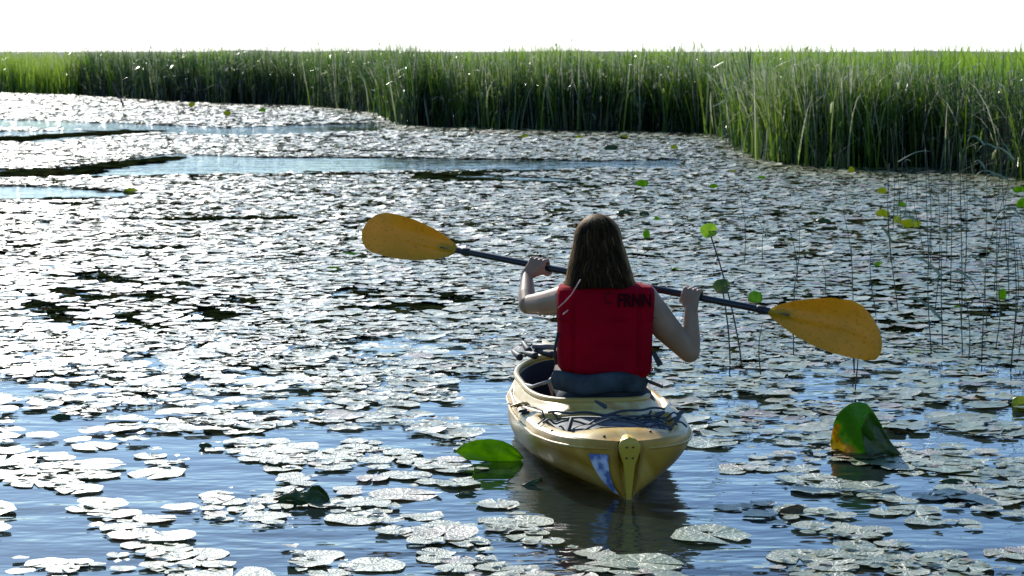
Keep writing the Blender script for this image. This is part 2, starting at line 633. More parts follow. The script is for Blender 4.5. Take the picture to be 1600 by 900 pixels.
reed_bed('reeds', -520, 150, 1500, 9, 1.3, 1.7, .88, 'bright yellow green reeds along the far bank', 1, .3, .035, M_reed_b)
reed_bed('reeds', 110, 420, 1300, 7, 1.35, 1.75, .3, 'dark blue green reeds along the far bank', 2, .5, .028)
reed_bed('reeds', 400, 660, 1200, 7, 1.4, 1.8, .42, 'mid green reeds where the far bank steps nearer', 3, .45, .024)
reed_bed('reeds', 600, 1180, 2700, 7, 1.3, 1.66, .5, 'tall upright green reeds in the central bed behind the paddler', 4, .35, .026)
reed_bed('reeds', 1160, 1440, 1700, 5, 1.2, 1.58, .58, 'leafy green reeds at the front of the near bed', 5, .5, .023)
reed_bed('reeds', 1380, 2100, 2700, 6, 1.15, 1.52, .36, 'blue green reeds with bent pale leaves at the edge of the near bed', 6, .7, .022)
reed_bed('reeds', 1350, 2200, 900, 2, .5, 1.1, .4, 'short dark reeds at the foot of the near bed', 8, .5, .014)
# distant fringe behind, so that the bed's top closes against the sky
gfar = np.random.default_rng(11)
m = 26000
yy = gfar.uniform(60, 150, m)
xx = gfar.uniform(-.36, .36, m) * yy
pxf = 800 + F * xx / yy
keep = yy > np.array([atz(a_, b_)[1] for a_, b_ in zip(pxf, shore_y_at(pxf))]) + 7
xx, yy = xx[keep], yy[keep]
m = len(xx)
V, Q, T = blades(np.stack([xx, yy, np.full(m, .2)], -1), gfar.uniform(.9, 1.85, m) * (1 + .25 * lumpy(xx * .35, yy * .1)), gfar.normal(0, .08, (m, 2)),
                 gfar.uniform(.05, .1, m), gfar.normal(0, .2, (m, 2)), gfar.uniform(0, pi, m),
                 np.clip(.72 + .1 * lumpy(xx * .2, yy * .1) + gfar.normal(0, .1, m), 0, .95), 3)
me = mesh_np('far_reeds', V, Q)
attr(me, 'tone', T)
tag(obj('far_reeds', me, M_reed_b), 'yellow green marsh grass behind the reeds up to the skyline', 'reeds', None, 'stuff')


# ------------------------------------------------------------------ kayak
K0 = np.array([.458, 9.14, 0])
KR = radians(5.5)
kroot = tag(empty('kayak', K0, KR), 'sand coloured marbled plastic kayak seen from its stern, carrying the paddler in the red vest', 'kayak')
Rk = np.array([[cos(KR), -sin(KR), 0], [sin(KR), cos(KR), 0], [0, 0, 1]])


def k2w(p):
    return K0 + Rk @ np.asarray(p, float)


def w2k(p):
    return Rk.T @ (np.asarray(p, float) - K0)


KL = 3.05


def sm(xs, ys):
    xs, ys = np.array(xs, float), np.array(ys, float)
    g = np.linspace(0, KL, 600)
    v = np.interp(g, xs, ys)
    for _ in range(3):
        v2 = v.copy()
        v2[4:-4] = np.convolve(v, np.ones(9) / 9, 'valid')
        v = v2
    return lambda u: np.interp(u, g, v)


fB = sm([0, .03, .08, .15, .25, .45, .75, 1.1, 1.5, 2.0, 2.5, 2.85, KL], [.045, .122, .182, .234, .28, .325, .348, .355, .336, .25, .125, .04, .010])
fW = sm([0, .3, .6, .95, 1.3, 1.6, 2.1, 2.6, 2.95, KL], [.008, .09, .175, .255, .29, .29, .22, .1, .012, .006])
fH = sm([0, .15, .5, 1.1, 1.8, 2.5, KL], [.232, .225, .215, .215, .22, .235, .26])
fD = sm([0, .2, 1, 2.2, 2.9, KL], [.02, .07, .09, .08, .03, .0])

NU, NT = 120, 20
us = KL * (0.5 - 0.5 * np.cos(np.linspace(0, pi, NU))) * .6 + np.linspace(0, KL, NU) * .4


def hull_pt(u, t, side=1, off=0):
    """t 0..1 from keel to sheer"""
    B, W, H, D = fB(u), fW(u), fH(u), fD(u)
    if t < .35:
        s = t / .35
        x, z = W * (1 - (1 - s) ** 2), -D * (1 - s) ** 1.2
    elif t < .88:
        s = (t - .35) / .53
        x = (1 - s) ** 2 * W + 2 * s * (1 - s) * (W * .35 + B * .72) + s * s * B
        z = (1 - s) ** 2 * 0 + 2 * s * (1 - s) * .3 * H + s * s * .8 * H
    else:
        s = (t - .88) / .12
        x, z = B - (B * .03 + .004) * s * s, H * (.8 + .2 * (1 - (1 - s) ** 2))
    return np.array([side * (x + off), u, z])


tt = np.concatenate([np.linspace(0, .35, 6), np.linspace(.35, .88, 12)[1:], np.linspace(.88, 1, 6)[1:]])
sec = []
for u in us:
    L = [hull_pt(u, t, -1) for t in tt[::-1]]
    R = [hull_pt(u, t, 1) for t in tt[1:]]
    sec.append(L + R)
sec = np.array(sec)
mb = MB().add(sec, grid_faces(NU, sec.shape[1]))
mb.T.append(np.array([[i, i + 1, 22] for i in range(0, 43) if i not in (21, 22)]))
hull = obj('hull', mb.mesh('hull'), M_hull_shaded, kroot)

# deck height field
UC, UA, VB = 1.53, .68, .262


def deck_z(u, v):
    B, H = fB(u), fH(u)
    s = np.clip(np.abs(v) / (B + 1e-6), 0, 1)
    z = H + .030 * (1 - s ** 2.4) * smoothstep(0, .12, u) * smoothstep(KL, KL - .4, u)
    f = ((np.abs(u - UC) / UA) ** 3 + (np.abs(v) / VB) ** 3) ** (1 / 3)
    z = z + .018 * np.exp(-((f - 1.05) / .045) ** 2)                       # lip round the cockpit
    z = z - .022 * np.exp(-((f - 1.21) / .06) ** 2) * smoothstep(.05, .2, np.abs(v)) * smoothstep(2.6, 2.2, u)
    w = smoothstep(1.0, .88, f)
    z = z * (1 - w) + (.045 + .03 * (v / VB) ** 2) * w                        # cockpit floor
    bw = np.clip(B - .055, .01, 9)                                            # tank well
    g = np.maximum(np.abs(u - .46) / .27, np.abs(v) / bw)
    wt = smoothstep(1.0, .86, g)
    z = z - .04 * wt
    return z


NUd, NVd = 260, 90
ud = np.concatenate([np.linspace(0, .3, 50), np.linspace(.3, 2.4, 180)[1:], np.linspace(2.4, KL, 32)[1:]])
sv = np.linspace(-1, 1, NVd)
U2 = np.repeat(ud[:, None], NVd, 1)
V2 = sv[None, :] * (fB(ud) * .97 - .004)[:, None]
Z2 = deck_z(U2, V2)
edge = np.abs(sv)[None, :] > .999
Z2 = np.where(edge, fH(ud)[:, None], Z2)
mb = MB().add(np.stack([V2, U2, Z2], -1), grid_faces(len(ud), NVd)[:, ::-1])
deck = obj('deck', mb.mesh('deck'), M_hull, kroot)

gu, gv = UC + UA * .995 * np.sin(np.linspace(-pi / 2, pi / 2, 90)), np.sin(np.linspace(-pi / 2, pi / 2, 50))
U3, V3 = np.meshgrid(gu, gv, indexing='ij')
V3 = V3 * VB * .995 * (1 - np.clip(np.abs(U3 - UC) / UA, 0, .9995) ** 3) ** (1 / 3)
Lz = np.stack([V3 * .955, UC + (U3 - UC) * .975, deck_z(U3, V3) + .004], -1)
obj('cockpit_shade', MB().add(Lz, grid_faces(90, 50)[:, ::-1]).mesh('cockpit_shade'), mat('painted_cockpit_shade', (.02, .02, .022), .8, .2), kroot)  # dark sheet added inside the cockpit to paint the shade below its rim

# coaming rim
a = np.linspace(0, 2 * pi, 140, endpoint=False)


def supel(th, A, Bq, p=3.0):
    c, s_ = np.cos(th), np.sin(th)
    return np.sign(c) * np.abs(c) ** (2 / p) * A, np.sign(s_) * np.abs(s_) ** (2 / p) * Bq


ru, rv = supel(a, UA * 1.0, VB * 1.0)
rz = deck_z(UC + ru * 1.05, rv * 1.05) + .004
mb = MB().tube(np.stack([rv * 1.03, UC + ru * 1.03, rz], -1), .014, 8, True)
obj('coaming', mb.mesh('coaming'), M_rim, kroot)

# stern plate with four bolts
pz = np.array([-.03, .02, .06, .10, .14, .17, .195, .215, .232, .243, .248])
pw = np.array([.008, .010, .014, .018, .023, .034, .042, .043, .036, .022, .004])
pu = np.interp(pz, [-.03, .25], [-.012, -.03])
Vp = []
for z, ww_, u_ in zip(pz, pw, pu):
    Vp.append([(-ww_, u_ + .02, z), (-ww_, u_ + .004, z), (-ww_ * .8, u_, z), (ww_ * .8, u_, z), (ww_, u_ + .004, z), (ww_, u_ + .02, z), (ww_ * .8, .06, z), (-ww_ * .8, .06, z)])
mb = MB().add(np.array(Vp), grid_faces(len(pz), 8, 0, True))
mb.T.append(np.array([[(len(pz) - 1) * 8 + i, (len(pz) - 1) * 8 + i + 1, (len(pz) - 1) * 8 + 7] for i in range(6)]))
plate = obj('stern_plate', mb.mesh('stern_plate'), M_plate, kroot)
bm_ = None
for (bx, bz) in ((-.0125, .21), (.0125, .21), (-.0125, .167), (.0125, .167)):
    uu = np.interp(bz, pz, pu)
    if bm_ is None:
        bm_ = MB().cap((0, 0, 0), (0, .004, 0), .0042, .0042, 10, 3).mesh('bolt')
    obj('bolt', bm_, M_hole, plate, (bx, uu - .0015, bz))

# registration sticker on the hull, just beside the plate
Vs = []
for i, zt in enumerate(np.linspace(.4, .86, 8)):
    u0 = .012 + (1 - i / 7) * .02
    for u_ in np.linspace(u0, u0 + .03 + .015 * i / 7, 4):
        p = hull_pt(u_, zt, -1, .004)
        Vs.append(p + np.array([0, -.003, 0]))
mb = MB().add(Vs, grid_faces(8, 4))
obj('sticker', mb.mesh('sticker'), M_sticker, kroot)

# deck mat, bungees, toggles
gu, gv = np.linspace(.24, .69, 14), np.linspace(-1, 1, 16)
U3, V3 = np.meshgrid(gu, gv, indexing='ij')
V3 = V3 * (fB(U3) - .1)
top = np.stack([V3, U3, deck_z(U3, V3) + .014 + .004 * np.sin(V3 * 40) * np.sin(U3 * 31)], -1)
bot = top - np.array([0, 0, .012])
mb = MB().add(top, grid_faces(14, 16)[:, ::-1]).add(bot, grid_faces(14, 16))
obj('deck_mat', mb.mesh('deck_mat'), M_mat, kroot)


def deckline(pts, lift=.02, n=20, wob=0):
    """cord over the deck: points (u, v); follows the surface with lift"""
    pts = np.array(pts, float)
    t = np.linspace(0, len(pts) - 1, n * (len(pts) - 1) + 1)
    u = np.interp(t, range(len(pts)), pts[:, 0])
    v = np.interp(t, range(len(pts)), pts[:, 1])
    fr = np.sin(np.pi * (t % 1)) if lift else 0
    k = np.ones(7) / 7
    u2, v2 = u.copy(), v.copy()
    u2[3:-3], v2[3:-3] = np.convolve(u, k, 'valid'), np.convolve(v, k, 'valid')
    z = deck_z(u2, v2) + .012 + lift * fr + wob * np.sin(t * 9)
    return np.stack([v2, u2, z], -1)


for pts, rr_, lf in [([(.2, -.2), (.72, .2)], .0045, .03), ([(.2, .2), (.72, -.22)], .0045, .03), ([(.72, -.24), (.7, 0), (.73, .26)], .005, .012),
                     ([(.45, -.29), (.5, -.1), (.62, .1), (.5, .28)], .0045, .03), ([(.6, .02), (.42, .14), (.3, .24)], .004, .025),
                     ([(.25, .05), (.33, .16), (.22, .2), (.3, .28)], .004, .02), ([(.55, .1), (.5, .22), (.4, .2), (.5, .12), (.58, .24)], .004, .02),
                     ([(.3, -.24), (.36, -.1), (.3, .06)], .004, .01), ([(.62, .12), (.66, .2), (.56, .3)], .004, .02)]:
    obj('bungee_cord', MB().tube(deckline(pts, lf), rr_, 7).mesh('bungee_cord'), M_cord, kroot)
# bundled cord ends and clips on top
for (c, ang, ln, r_) in [((-.03, .62, .285), 2.3, .055, .010), ((.20, .48, .262), .3, .03, .012), ((.26, .40, .255), 1.2, .035, .012), ((.29, .5, .26), .8, .03, .01)]:
    d = np.array([cos(ang), sin(ang) * .5, .35])
    mb = MB().cap(np.array(c) - d * ln * .5, np.array(c) + d * ln * .5, r_, r_ * .6, 10, 4)
    obj('cord_clip', mb.mesh('cord_clip'), M_cord, kroot)
# side carry toggle on the port quarter: strap and grip
pt = w2k(atY(889, 660, 9.45))
top_ = w2k(atY(893, 655, 9.5))
low_ = w2k(atY(885, 684, 9.40))
tg = obj('carry_toggle', MB().cap(top_, low_, .009, .010, 12, 4).mesh('carry_toggle'), M_black, kroot)
obj('toggle_strap', MB().tube([top_, (-.2, .4, .262), (-.17, .48, .235)], .005, 8).mesh('toggle_strap'), M_black, tg)
# side fittings on the port shoulder
for u_, v_ in ((1.02, -.335), (.86, -.33), (.80, -.325)):
    z_ = float(deck_z(np.array(u_), np.array(v_)))
    obj('pad_eye', MB().cap((v_ - .012, u_, z_ + .003), (v_ + .012, u_ + .006, z_ + .006), .007, .007, 10, 3).mesh('pad_eye'), M_black, kroot)
obj('paddle_cord', MB().tube(deckline([(1.0, -.33), (.93, -.29), (.97, -.372)], .012), .0045, 7).mesh('paddle_cord'), M_rim, kroot)
for pts in ([(1.05, -.375), (.92, -.30), (.62, -.24), (.45, -.31)],):
    obj('deck_line', MB().tube(deckline(pts, .002), .0035, 7).mesh('deck_line'), M_black, kroot)
for (u_, v_) in ((.06, -.09), (.1, .1), (.3, -.27)):
    z_ = float(deck_z(np.array(u_), np.array(v_)))
    obj('deck_screw', MB().ball((v_, u_, z_ + .002), (.006, .006, .004), 10, 6).mesh('deck_screw'), M_hole, kroot)
# rear hull shoulder ridge (moulded rub rail)
rail = []
for u_ in np.linspace(KL - .05, .02, 70):
    rail.append(hull_pt(u_, .9, -1, .004))
for u_ in np.linspace(.02, KL - .05, 70):
    rail.append(hull_pt(u_, .9, 1, .004))
obj('rub_rail', MB().tube(rail, .006, 6).mesh('rub_rail'), M_hull, kroot)

# seat: base and back band
cu = w2k((.37, 10.25, 0))
mb = MB()
th = np.linspace(0, 2 * pi, 40, endpoint=False)
x_, y_ = supel(th, .19, .17, 4)
rings = [(1.0, .08), (1.02, .1), (.98, .125), (.6, .12), (.05, .115)]
mb.add([[(cu[0] + x * f_, cu[1] + y * f_, z) for x, y in zip(x_, y_)] for f_, z in rings], grid_faces(5, 40, 0, True))
obj('seat_base', mb.mesh('seat_base'), M_seat, kroot)


def curved_pad(xc, Yc, z0, z1, halfw, thick, curve, n=30, m=14, tilt=0):
    """padded band around the lower back: world coords"""
    V = []
    for i in range(n + 1):
        s_ = -1 + 2 * i / n
        endf = (1 - abs(s_) ** 6) ** .5 if abs(s_) < 1 else 0
        endf = max(endf, .05)
        for j in range(m):
            a_ = 2 * pi * j / m
            cz, cy = cos(a_), sin(a_)
            cz = np.sign(cz) * abs(cz) ** .6
            cy = np.sign(cy) * abs(cy) ** .8
            zz = (z0 + z1) / 2 + cz * (z1 - z0) / 2 * (.82 + .18 * endf) * (endf if endf < .5 else 1)
            V.append((xc + s_ * halfw, Yc + curve * s_ * s_ + cy * thick * endf + tilt * cz, zz + .006 * sin(s_ * 5)))
    mb = MB().add(V, grid_faces(n + 1, m, 0, True))
    return mb


def to_k(mb):
    V = np.concatenate(mb.V)
    mb.V = [(V - K0) @ Rk]
    return mb


sb = obj('seat_back', to_k(curved_pad(.378, 10.045, .284, .374, .212, .024, .10)).mesh('seat_back'), M_seat, kroot)
obj('seat_strap', MB().tube([w2k((.585, 10.13, .33)), w2k((.66, 10.3, .28)), w2k((.67, 10.5, .26))], .008, 8).mesh('seat_strap'), M_black, sb)
obj('seat_strap', MB().tube([w2k((.17, 10.13, .33)), w2k((.09, 10.3, .28)), w2k((.06, 10.5, .26))], .008, 8).mesh('seat_strap'), M_mat, sb)
# rod holder and small dark fittings on the forward port side
c = w2k(atY(842, 541, 11.0))
obj('rod_tube', MB().tube([w2k(atY(833, 541, 11.0)), w2k(atY(868, 543, 10.95))], .013, 10).mesh('rod_tube'), M_mat, kroot)
mb = MB()
for (x, y, Y, x2, y2) in ((803, 550, 11.1, 812, 558), (818, 536, 11.1, 826, 548), (838, 548, 11.0, 862, 554), (822, 552, 11.0, 836, 556)):
    mb.cap(w2k(atY(x, y, Y)), w2k(atY(x2, y2, Y - .1)), .012, .018, 10, 3)
obj('rod_holder', mb.mesh('rod_holder'), M_black, kroot)

# ------------------------------------------------------------------ paddle
HL = atY(843, 416, 10.68)
HR = atY(1083, 463, 10.35)
ax = (HR - HL) / np.linalg.norm(HR - HL)
bk = np.array([0, -1.0, 0])
bk = bk - ax * (bk @ ax)
bk /= np.linalg.norm(bk)
up = np.cross(bk, ax)
PC = (HL + HR) / 2


def on_shaft(px):
    """point of the shaft line seen at picture column px"""
    k = (px - 800) / F
    # X = k * depth ; depth = Y cosP - (Z-h) sinP
    A = ax[0] - k * (ax[1] * cos(PITCH) - ax[2] * sin(PITCH))
    Bc = k * (HL[1] * cos(PITCH) - (HL[2] - CAM_H) * sin(PITCH)) - HL[0]
    return HL + ax * (Bc / A)


proot = tag(empty('paddle', PC), 'double-bladed kayak paddle with black shaft and orange blades held across the paddler', 'paddle')
s0, s1 = on_shaft(690), on_shaft(1235)
shaft = obj('shaft', MB().cap(s0 - PC, s1 - PC, .0155, .0155, 16, 4).mesh('shaft'), M_shaft, proot)
for px in (728, 1190, 955):
    p = on_shaft(px) - PC
    obj('ferrule' if px == 955 else 'drip_ring', MB().cap(p - ax * .012, p + ax * .012, .0185, .0185, 16, 3).mesh('ring'), M_black, shaft)

OUT_L = [(716, 388), (711, 380), (700, 370), (680, 357), (655, 345), (630, 337), (608, 333), (592, 336), (579, 346), (571, 360), (569.5, 375), (575, 388), (585, 395),
         (605, 401), (630, 406), (655, 408), (680, 406), (700, 402), (711, 396)]
OUT_R = [(1201, 489), (1206, 481), (1218, 476), (1238, 471), (1265, 467), (1300, 465), (1335, 469), (1352, 478), (1366, 495), (1377, 515), (1382, 535), (1379, 553), (1371, 562),
         (1355, 563), (1330, 558), (1300, 550), (1270, 538), (1240, 521), (1215, 504), (1205, 496)]


def blade(outline, name, ax_dir, tiltn):
    nrm = bk * cos(tiltn) + up * sin(tiltn)
    cp = np.cross(nrm, ax)
    if cp[2] < 0:
        cp = -cp
    ST = []
    for (x, y) in outline:
        d = ray(x, y)
        o = np.array([0, 0, CAM_H])
        t = ((HL - o) @ nrm) / (d @ nrm)
        P = o + d * t - HL
        ST.append((P @ ax, P @ cp))
    ST = np.array(ST)
    smin, smax = ST[:, 0].min(), ST[:, 0].max()
    n, m = 44, 17
    q = np.linspace(0, 1, n)
    ss = smin + (smax - smin) * (.5 - .5 * np.cos(pi * q))
    ss[0] += 1e-4
    ss[-1] -= 1e-4
    F_, Bk = [], []
    poly = np.vstack([ST, ST[:1]])
    for s_ in ss:
        hit = []
        for i in range(len(ST)):
            a_, b_ = poly[i], poly[i + 1]
            if (a_[0] - s_) * (b_[0] - s_) <= 0 and a_[0] != b_[0]:
                hit.append(a_[1] + (b_[1] - a_[1]) * (s_ - a_[0]) / (b_[0] - a_[0]))
        lo, hi = min(hit), max(hit)
        mid = (lo + hi) / 2
        rel = abs(s_ - (smin if ax_dir > 0 else smax)) / (smax - smin)
        for j in range(m):
            k = -1 + 2 * j / (m - 1)
            t_ = mid + k * (hi - lo) / 2
            dish = .028 * k * k * sin(pi * min(rel * 1.1, 1)) + .03 * rel * rel
            cen = (t_ - (lo * .5 + hi * .5) * (1 if rel > .4 else rel / .4))
            rib = .013 * math.exp(-(cen / .017) ** 2) * (1 - rel) ** .7
            base = HL + ax * s_ + cp * t_
            th_ = .0032 * (1 - abs(k) ** 8)
            F_.append(base + nrm * (dish + rib + th_))
            Bk.append(base + nrm * (dish - rib * .6 - th_))
    mb = MB().add(np.array(F_) - PC, grid_faces(n, m)).add(np.array(Bk) - PC, grid_faces(n, m)[:, ::-1])
    o = obj(name, mb.mesh(name), M_blade, proot)
    return o


blade(OUT_L, 'blade', -1, .10)
blade(OUT_R, 'blade', 1, .02)

# ------------------------------------------------------------------ person
PR = np.array([.405, 10.24, .12])
per = tag(empty('person', PR), 'person with long brown hair and crimson life vest sitting in the kayak holding the paddle', 'person')
cx = .405
TY = 10.215
B_ = MB()
# torso
B_.chain([(cx, TY + .02, .17), (cx, TY + .01, .3), (cx, TY, .45), (cx, TY, .6)], [.15, .125, .12, .125], 20)
B_.cap((cx - .09, TY + .02, .19), (cx + .09, TY + .02, .19), .125, .125, 16)
B_.cap((cx - .11, TY, .645), (cx + .11, TY, .645), .085, .085, 16)
HC = np.array([.372, TY + .02, .925])
B_.chain([(cx, TY, .70), (cx - .012, TY + .01, .80), HC + (0, .01, -.06)], [.068, .055, .06], 16)
# head
B_.ball(HC + (0, -.01, .01), (.074, .093, .098), 24, 16)
B_.ball(HC + (0, .035, -.035), (.058, .062, .082), 20, 14)
B_.cap(HC + (0, .098, .012), HC + (0, .118, -.022), .010, .014, 10)     # nose
B_.ball(HC + (0, .088, -.052), (.026, .018, .012))                      # mouth
B_.ball(HC + (0, .078, -.095), (.026, .022, .02))                       # chin
for s_ in (-1, 1):
    B_.ball(HC + (s_ * .074, .0, -.012), (.012, .02, .032), 12, 8)      # ears
    B_.ball(HC + (s_ * .031, .075, .018), (.015, .014, .012), 12, 8)    # eyes
    B_.ball(HC + (s_ * .032, .08, .038), (.024, .014, .008), 12, 8)     # brows
# arms
SL, SR_ = np.array([cx - .165, TY, .675]), np.array([cx + .165, TY, .675])
EL = atY(825, 476, 10.47)
WL = atY(823, 430, 10.66)
ER = atY(1077, 550, 10.28)
WR = atY(1080, 484, 10.30)
mid = SL * .5 + EL * .5
B_.chain([SL + (.05, 0, .0), SL, mid + (0, 0, -.004), EL + (.012, 0, 0)], [.060, .066, .055, .044], 18)
B_.chain([EL, EL * .7 + WL * .3 + (-.003, 0, 0), WL], [.043, .040, .026], 16)
mid = SR_ * .5 + ER * .5
B_.chain([SR_ + (-.05, 0, .0), SR_, mid + (0, 0, -.01), ER], [.060, .070, .062, .047], 18)
B_.chain([ER, ER * .7 + WR * .3 + (.003, 0, 0), WR], [.047, .044, .029], 16)


def hand(P, wrist, thumb, kn0=48):
    def at(off, phi, R):
        return P + ax * off + R * (cos(radians(phi)) * bk + sin(radians(phi)) * up)
    offs = [-.033, -.011, .011, .032]
    rad = [.0088, .0094, .0092, .0080]
    if thumb < 0:
        ln = [1, 1.05, 1, .86]
    else:
        ln = [.86, 1, 1.05, 1]
        rad = rad[::-1]
    pc = (wrist + at(0, kn0 - 50, .040)) / 2
    for i, o_ in enumerate(offs):
        kn = at(o_, kn0, .037)
        B_.chain([wrist + ax * o_ * .35, at(o_ * .9, kn0 - 45, .036), kn], [.019, .0150, .0115], 10)
        B_.chain([kn, at(o_ * 1.02, kn0 + 48 * ln[i], .034), at(o_ * 1.03, kn0 + 100 * ln[i], .027), at(o_ * 1.02, kn0 + 158 * ln[i], .0255)],
                 [.0108, rad[i], rad[i] * .95, rad[i] * .85], 10)
    t = thumb
    B_.chain([wrist + ax * t * .012, at(t * .036, -28, .036), at(t * .050, -75, .030), at(t * .052, -125, .0265)], [.017, .0135, .0105, .0095], 10)


hand(HL, WL, 1)
hand(HR, WR, -1)
# legs, knees raised inside the cockpit
for s_ in (-1, 1):
    hip = np.array([cx + s_ * .085, TY + .04, .2])
    knee = np.array([cx - .03 + s_ * .13, TY + .44, .30])
    ank = np.array([cx - .06 + s_ * .12, TY + .78, .13])
    toe = np.array([cx - .07 + s_ * .14, TY + .86, .19])
    B_.chain([hip, knee], [.085, .056], 16)
    B_.chain([knee, knee * .6 + ank * .4, ank], [.055, .052, .034], 14)
    B_.chain([ank, toe], [.036, .028], 12)
body = obj('body', B_.mesh('body', off=PR), M_skin, per)
md = body.modifiers.new('merge', 'REMESH')
md.mode = 'VOXEL'
md.voxel_size = .0042
md2 = body.modifiers.new('soften', 'SMOOTH')
md2.factor = .5
md2.iterations = 4
dg = bpy.context.evaluated_depsgraph_get()
nm = bpy.data.meshes.new_from_object(body.evaluated_get(dg))
body.modifiers.clear()
body.data = nm
nm.polygons.foreach_set('use_smooth', np.full(len(nm.polygons), True))
if not nm.materials:
    nm.materials.append(M_skin)

# shorts
mb = MB()
mb.cap((cx - .09, TY + .02, .19), (cx + .09, TY + .02, .19), .137, .137, 20)
mb.chain([(cx, TY + .02, .19), (cx, TY + .01, .34)], [.165, .135], 20)
for s_ in (-1, 1):
    mb.cap((cx + s_ * .085, TY + .04, .2), (cx - .02 + s_ * .12, TY + .3, .265), .098, .085, 18)
sh = obj('shorts', mb.mesh('shorts', off=PR), M_shirt, per)

# life vest
zs = [.350, .356, .38, .42, .5, .58, .65, .69, .715, .732, .744, .750]
hw = [.150, .185, .203, .207, .206, .207, .211, .213, .212, .209, .200, .15]
hd = [.10, .135, .148, .150, .150, .150, .150, .147, .140, .130, .11, .07]
n = 144
th = np.linspace(0, 2 * pi, n, endpoint=False)
Vv = []
zf = np.interp(np.linspace(0, 1, 90), np.linspace(0, 1, 12), zs)
for z in zf:
    a_, d_ = np.interp(z, zs, hw), np.interp(z, zs, hd)
    x_, y_ = supel(th, a_, d_, 4.2)
    drop = (np.abs(x_) / .21) ** 2 * .010 * smoothstep(.64, .74, z)
    tilt = .012 * (x_ / .2) * -1 * smoothstep(.5, .36, z)
    wr = .003 * np.sin(z * 55 + x_ * 9) * np.sin(x_ * 22 + z * 7)
    xoff = .006 * (z - .36) / .4
    yb = y_ + np.sign(y_) * wr * (np.abs(y_) > .05)
    # vertical quilting grooves on the back panel
    groove = (.007 * np.exp(-((np.abs(x_) - .142) / .006) ** 2) + .005 * np.exp(-((z - .475 - .01 * np.cos(x_ * 9)) / .007) ** 2)
              - .004 * np.cos(x_ / .142 * pi / 2) * (np.abs(x_) < .142) + .0035 * np.sin(z * 31 + 2.2 * np.sin(x_ * 14)) * np.sin(x_ * 11 + z * 13)) * (y_ < 0)
    Vv.append(np.stack([cx + xoff - .004 + x_, TY + yb + groove, z - drop + tilt], -1))
Vv = np.array(Vv)
mb = MB().add(Vv, grid_faces(len(zf), n, 0, True))
nt_ = len(zf)
V0 = Vv[-1].mean(0)
V1 = Vv[0].mean(0)
mb.add(np.vstack([Vv[-1], V0[None]]), None, [[n, i, (i + 1) % n] for i in range(n)])
mb.add(np.vstack([Vv[0], V1[None]]), None, [[n, (i + 1) % n, i] for i in range(n)])
vest = obj('life_vest', mb.mesh('life_vest', off=PR), M_vest, per)
# seam piping near the lower hem and the waist strap
for zz, rr_, mt in ((.385, .0035, M_vest), (.60, .003, M_vest)):
    a_, d_ = np.interp(zz, zs, hw) + .001, np.interp(zz, zs, hd) + .001
    x_, y_ = supel(th, a_, d_, 4.2)
    tl = .012 * (x_ / .2) * -1 * smoothstep(.5, .36, zz)
    obj('seam', MB().tube(np.stack([cx + x_, TY + y_, zz + tl], -1) - PR, rr_, 6, True).mesh('seam'), mt, vest)
YB = TY - .153


def vp(x, y, Y=YB):
    return atY(x, y, Y) - PR


# shoulder strap corners, loop of pale cord, buckle strap
obj('pale_cord', MB().tube([vp(907, 437, YB - .012), vp(901, 447, YB - .006), vp(893, 460, YB - .003), vp(883, 471, YB - .003), vp(872, 481, YB + .004)], .0028, 6).mesh('pale_cord'), M_piping, vest)
obj('cord_end', MB().cap(vp(880, 491, YB - .003), vp(887, 485, YB - .003), .003, .003, 8, 3).mesh('cord_end'), M_piping, vest)
obj('side_strap', MB().add([vp(1018, 553, YB + .05), vp(1024, 549, YB + .05), vp(1036, 568, YB + .04), vp(1028, 574, YB + .04),
                            vp(1018, 553, YB + .062), vp(1024, 549, YB + .062), vp(1036, 568, YB + .052), vp(1028, 574, YB + .052)],
                           [[0, 1, 2, 3], [7, 6, 5, 4], [0, 4, 5, 1], [1, 5, 6, 2], [2, 6, 7, 3], [3, 7, 4, 0]]).mesh('side_strap', False), M_black, vest)
obj('side_strap', MB().tube([vp(872, 520, YB + .05), vp(867, 545, YB + .05), vp(869, 570, YB + .04)], .007, 8).mesh('side_strap'), M_black, vest)


def text_part(txt, px, py, h, wpx, m_, bold=.0):
    cu_ = bpy.data.curves.new('print', 'FONT')
    cu_.body = txt
    cu_.size = 1
    cu_.extrude = .02
    cu_.offset = bold
    to = bpy.data.objects.new('print', cu_)
    COL.objects.link(to)
    bpy.context.view_layer.update()
    me_ = bpy.data.meshes.new_from_object(to.evaluated_get(bpy.context.evaluated_depsgraph_get()))
    bpy.data.objects.remove(to)
    co = np.empty(len(me_.vertices) * 3, np.float32)
    me_.vertices.foreach_get('co', co)
    co = co.reshape(-1, 3)
    mn, mx_ = co.min(0), co.max(0)
    ppm = F / YB
    sx = wpx / ppm / (mx_[0] - mn[0])
    sz = h / ppm / (mx_[1] - mn[1])
    P = atY(px, py, YB) - PR
    out = np.stack([P[0] + (co[:, 0] - mn[0]) * sx, np.full(len(co), P[1] - .004) - (co[:, 2] - mn[2]) * .03, P[2] + (co[:, 1] - mn[1]) * sz], -1)
    me_.vertices.foreach_set('co', out.astype(np.float32).ravel())
    me_.update()
    return obj('lettering', me_, m_, vest)


for tx in (-.142, .142):
    zz_ = np.linspace(.40, .70, 24)
    obj('seam', MB().tube(np.stack([np.full(24, cx + tx), np.full(24, TY - .1465), zz_], -1) - PR, .002, 6).mesh('seam'), M_vest, vest)
text_part('C', 944, 475, 20, 12, M_print_faint, 0)
text_part('FRNN', 965, 480, 22, 53, M_print, .035)

# hair
zb, zt_ = .742, 1.062
HX = HC[0]


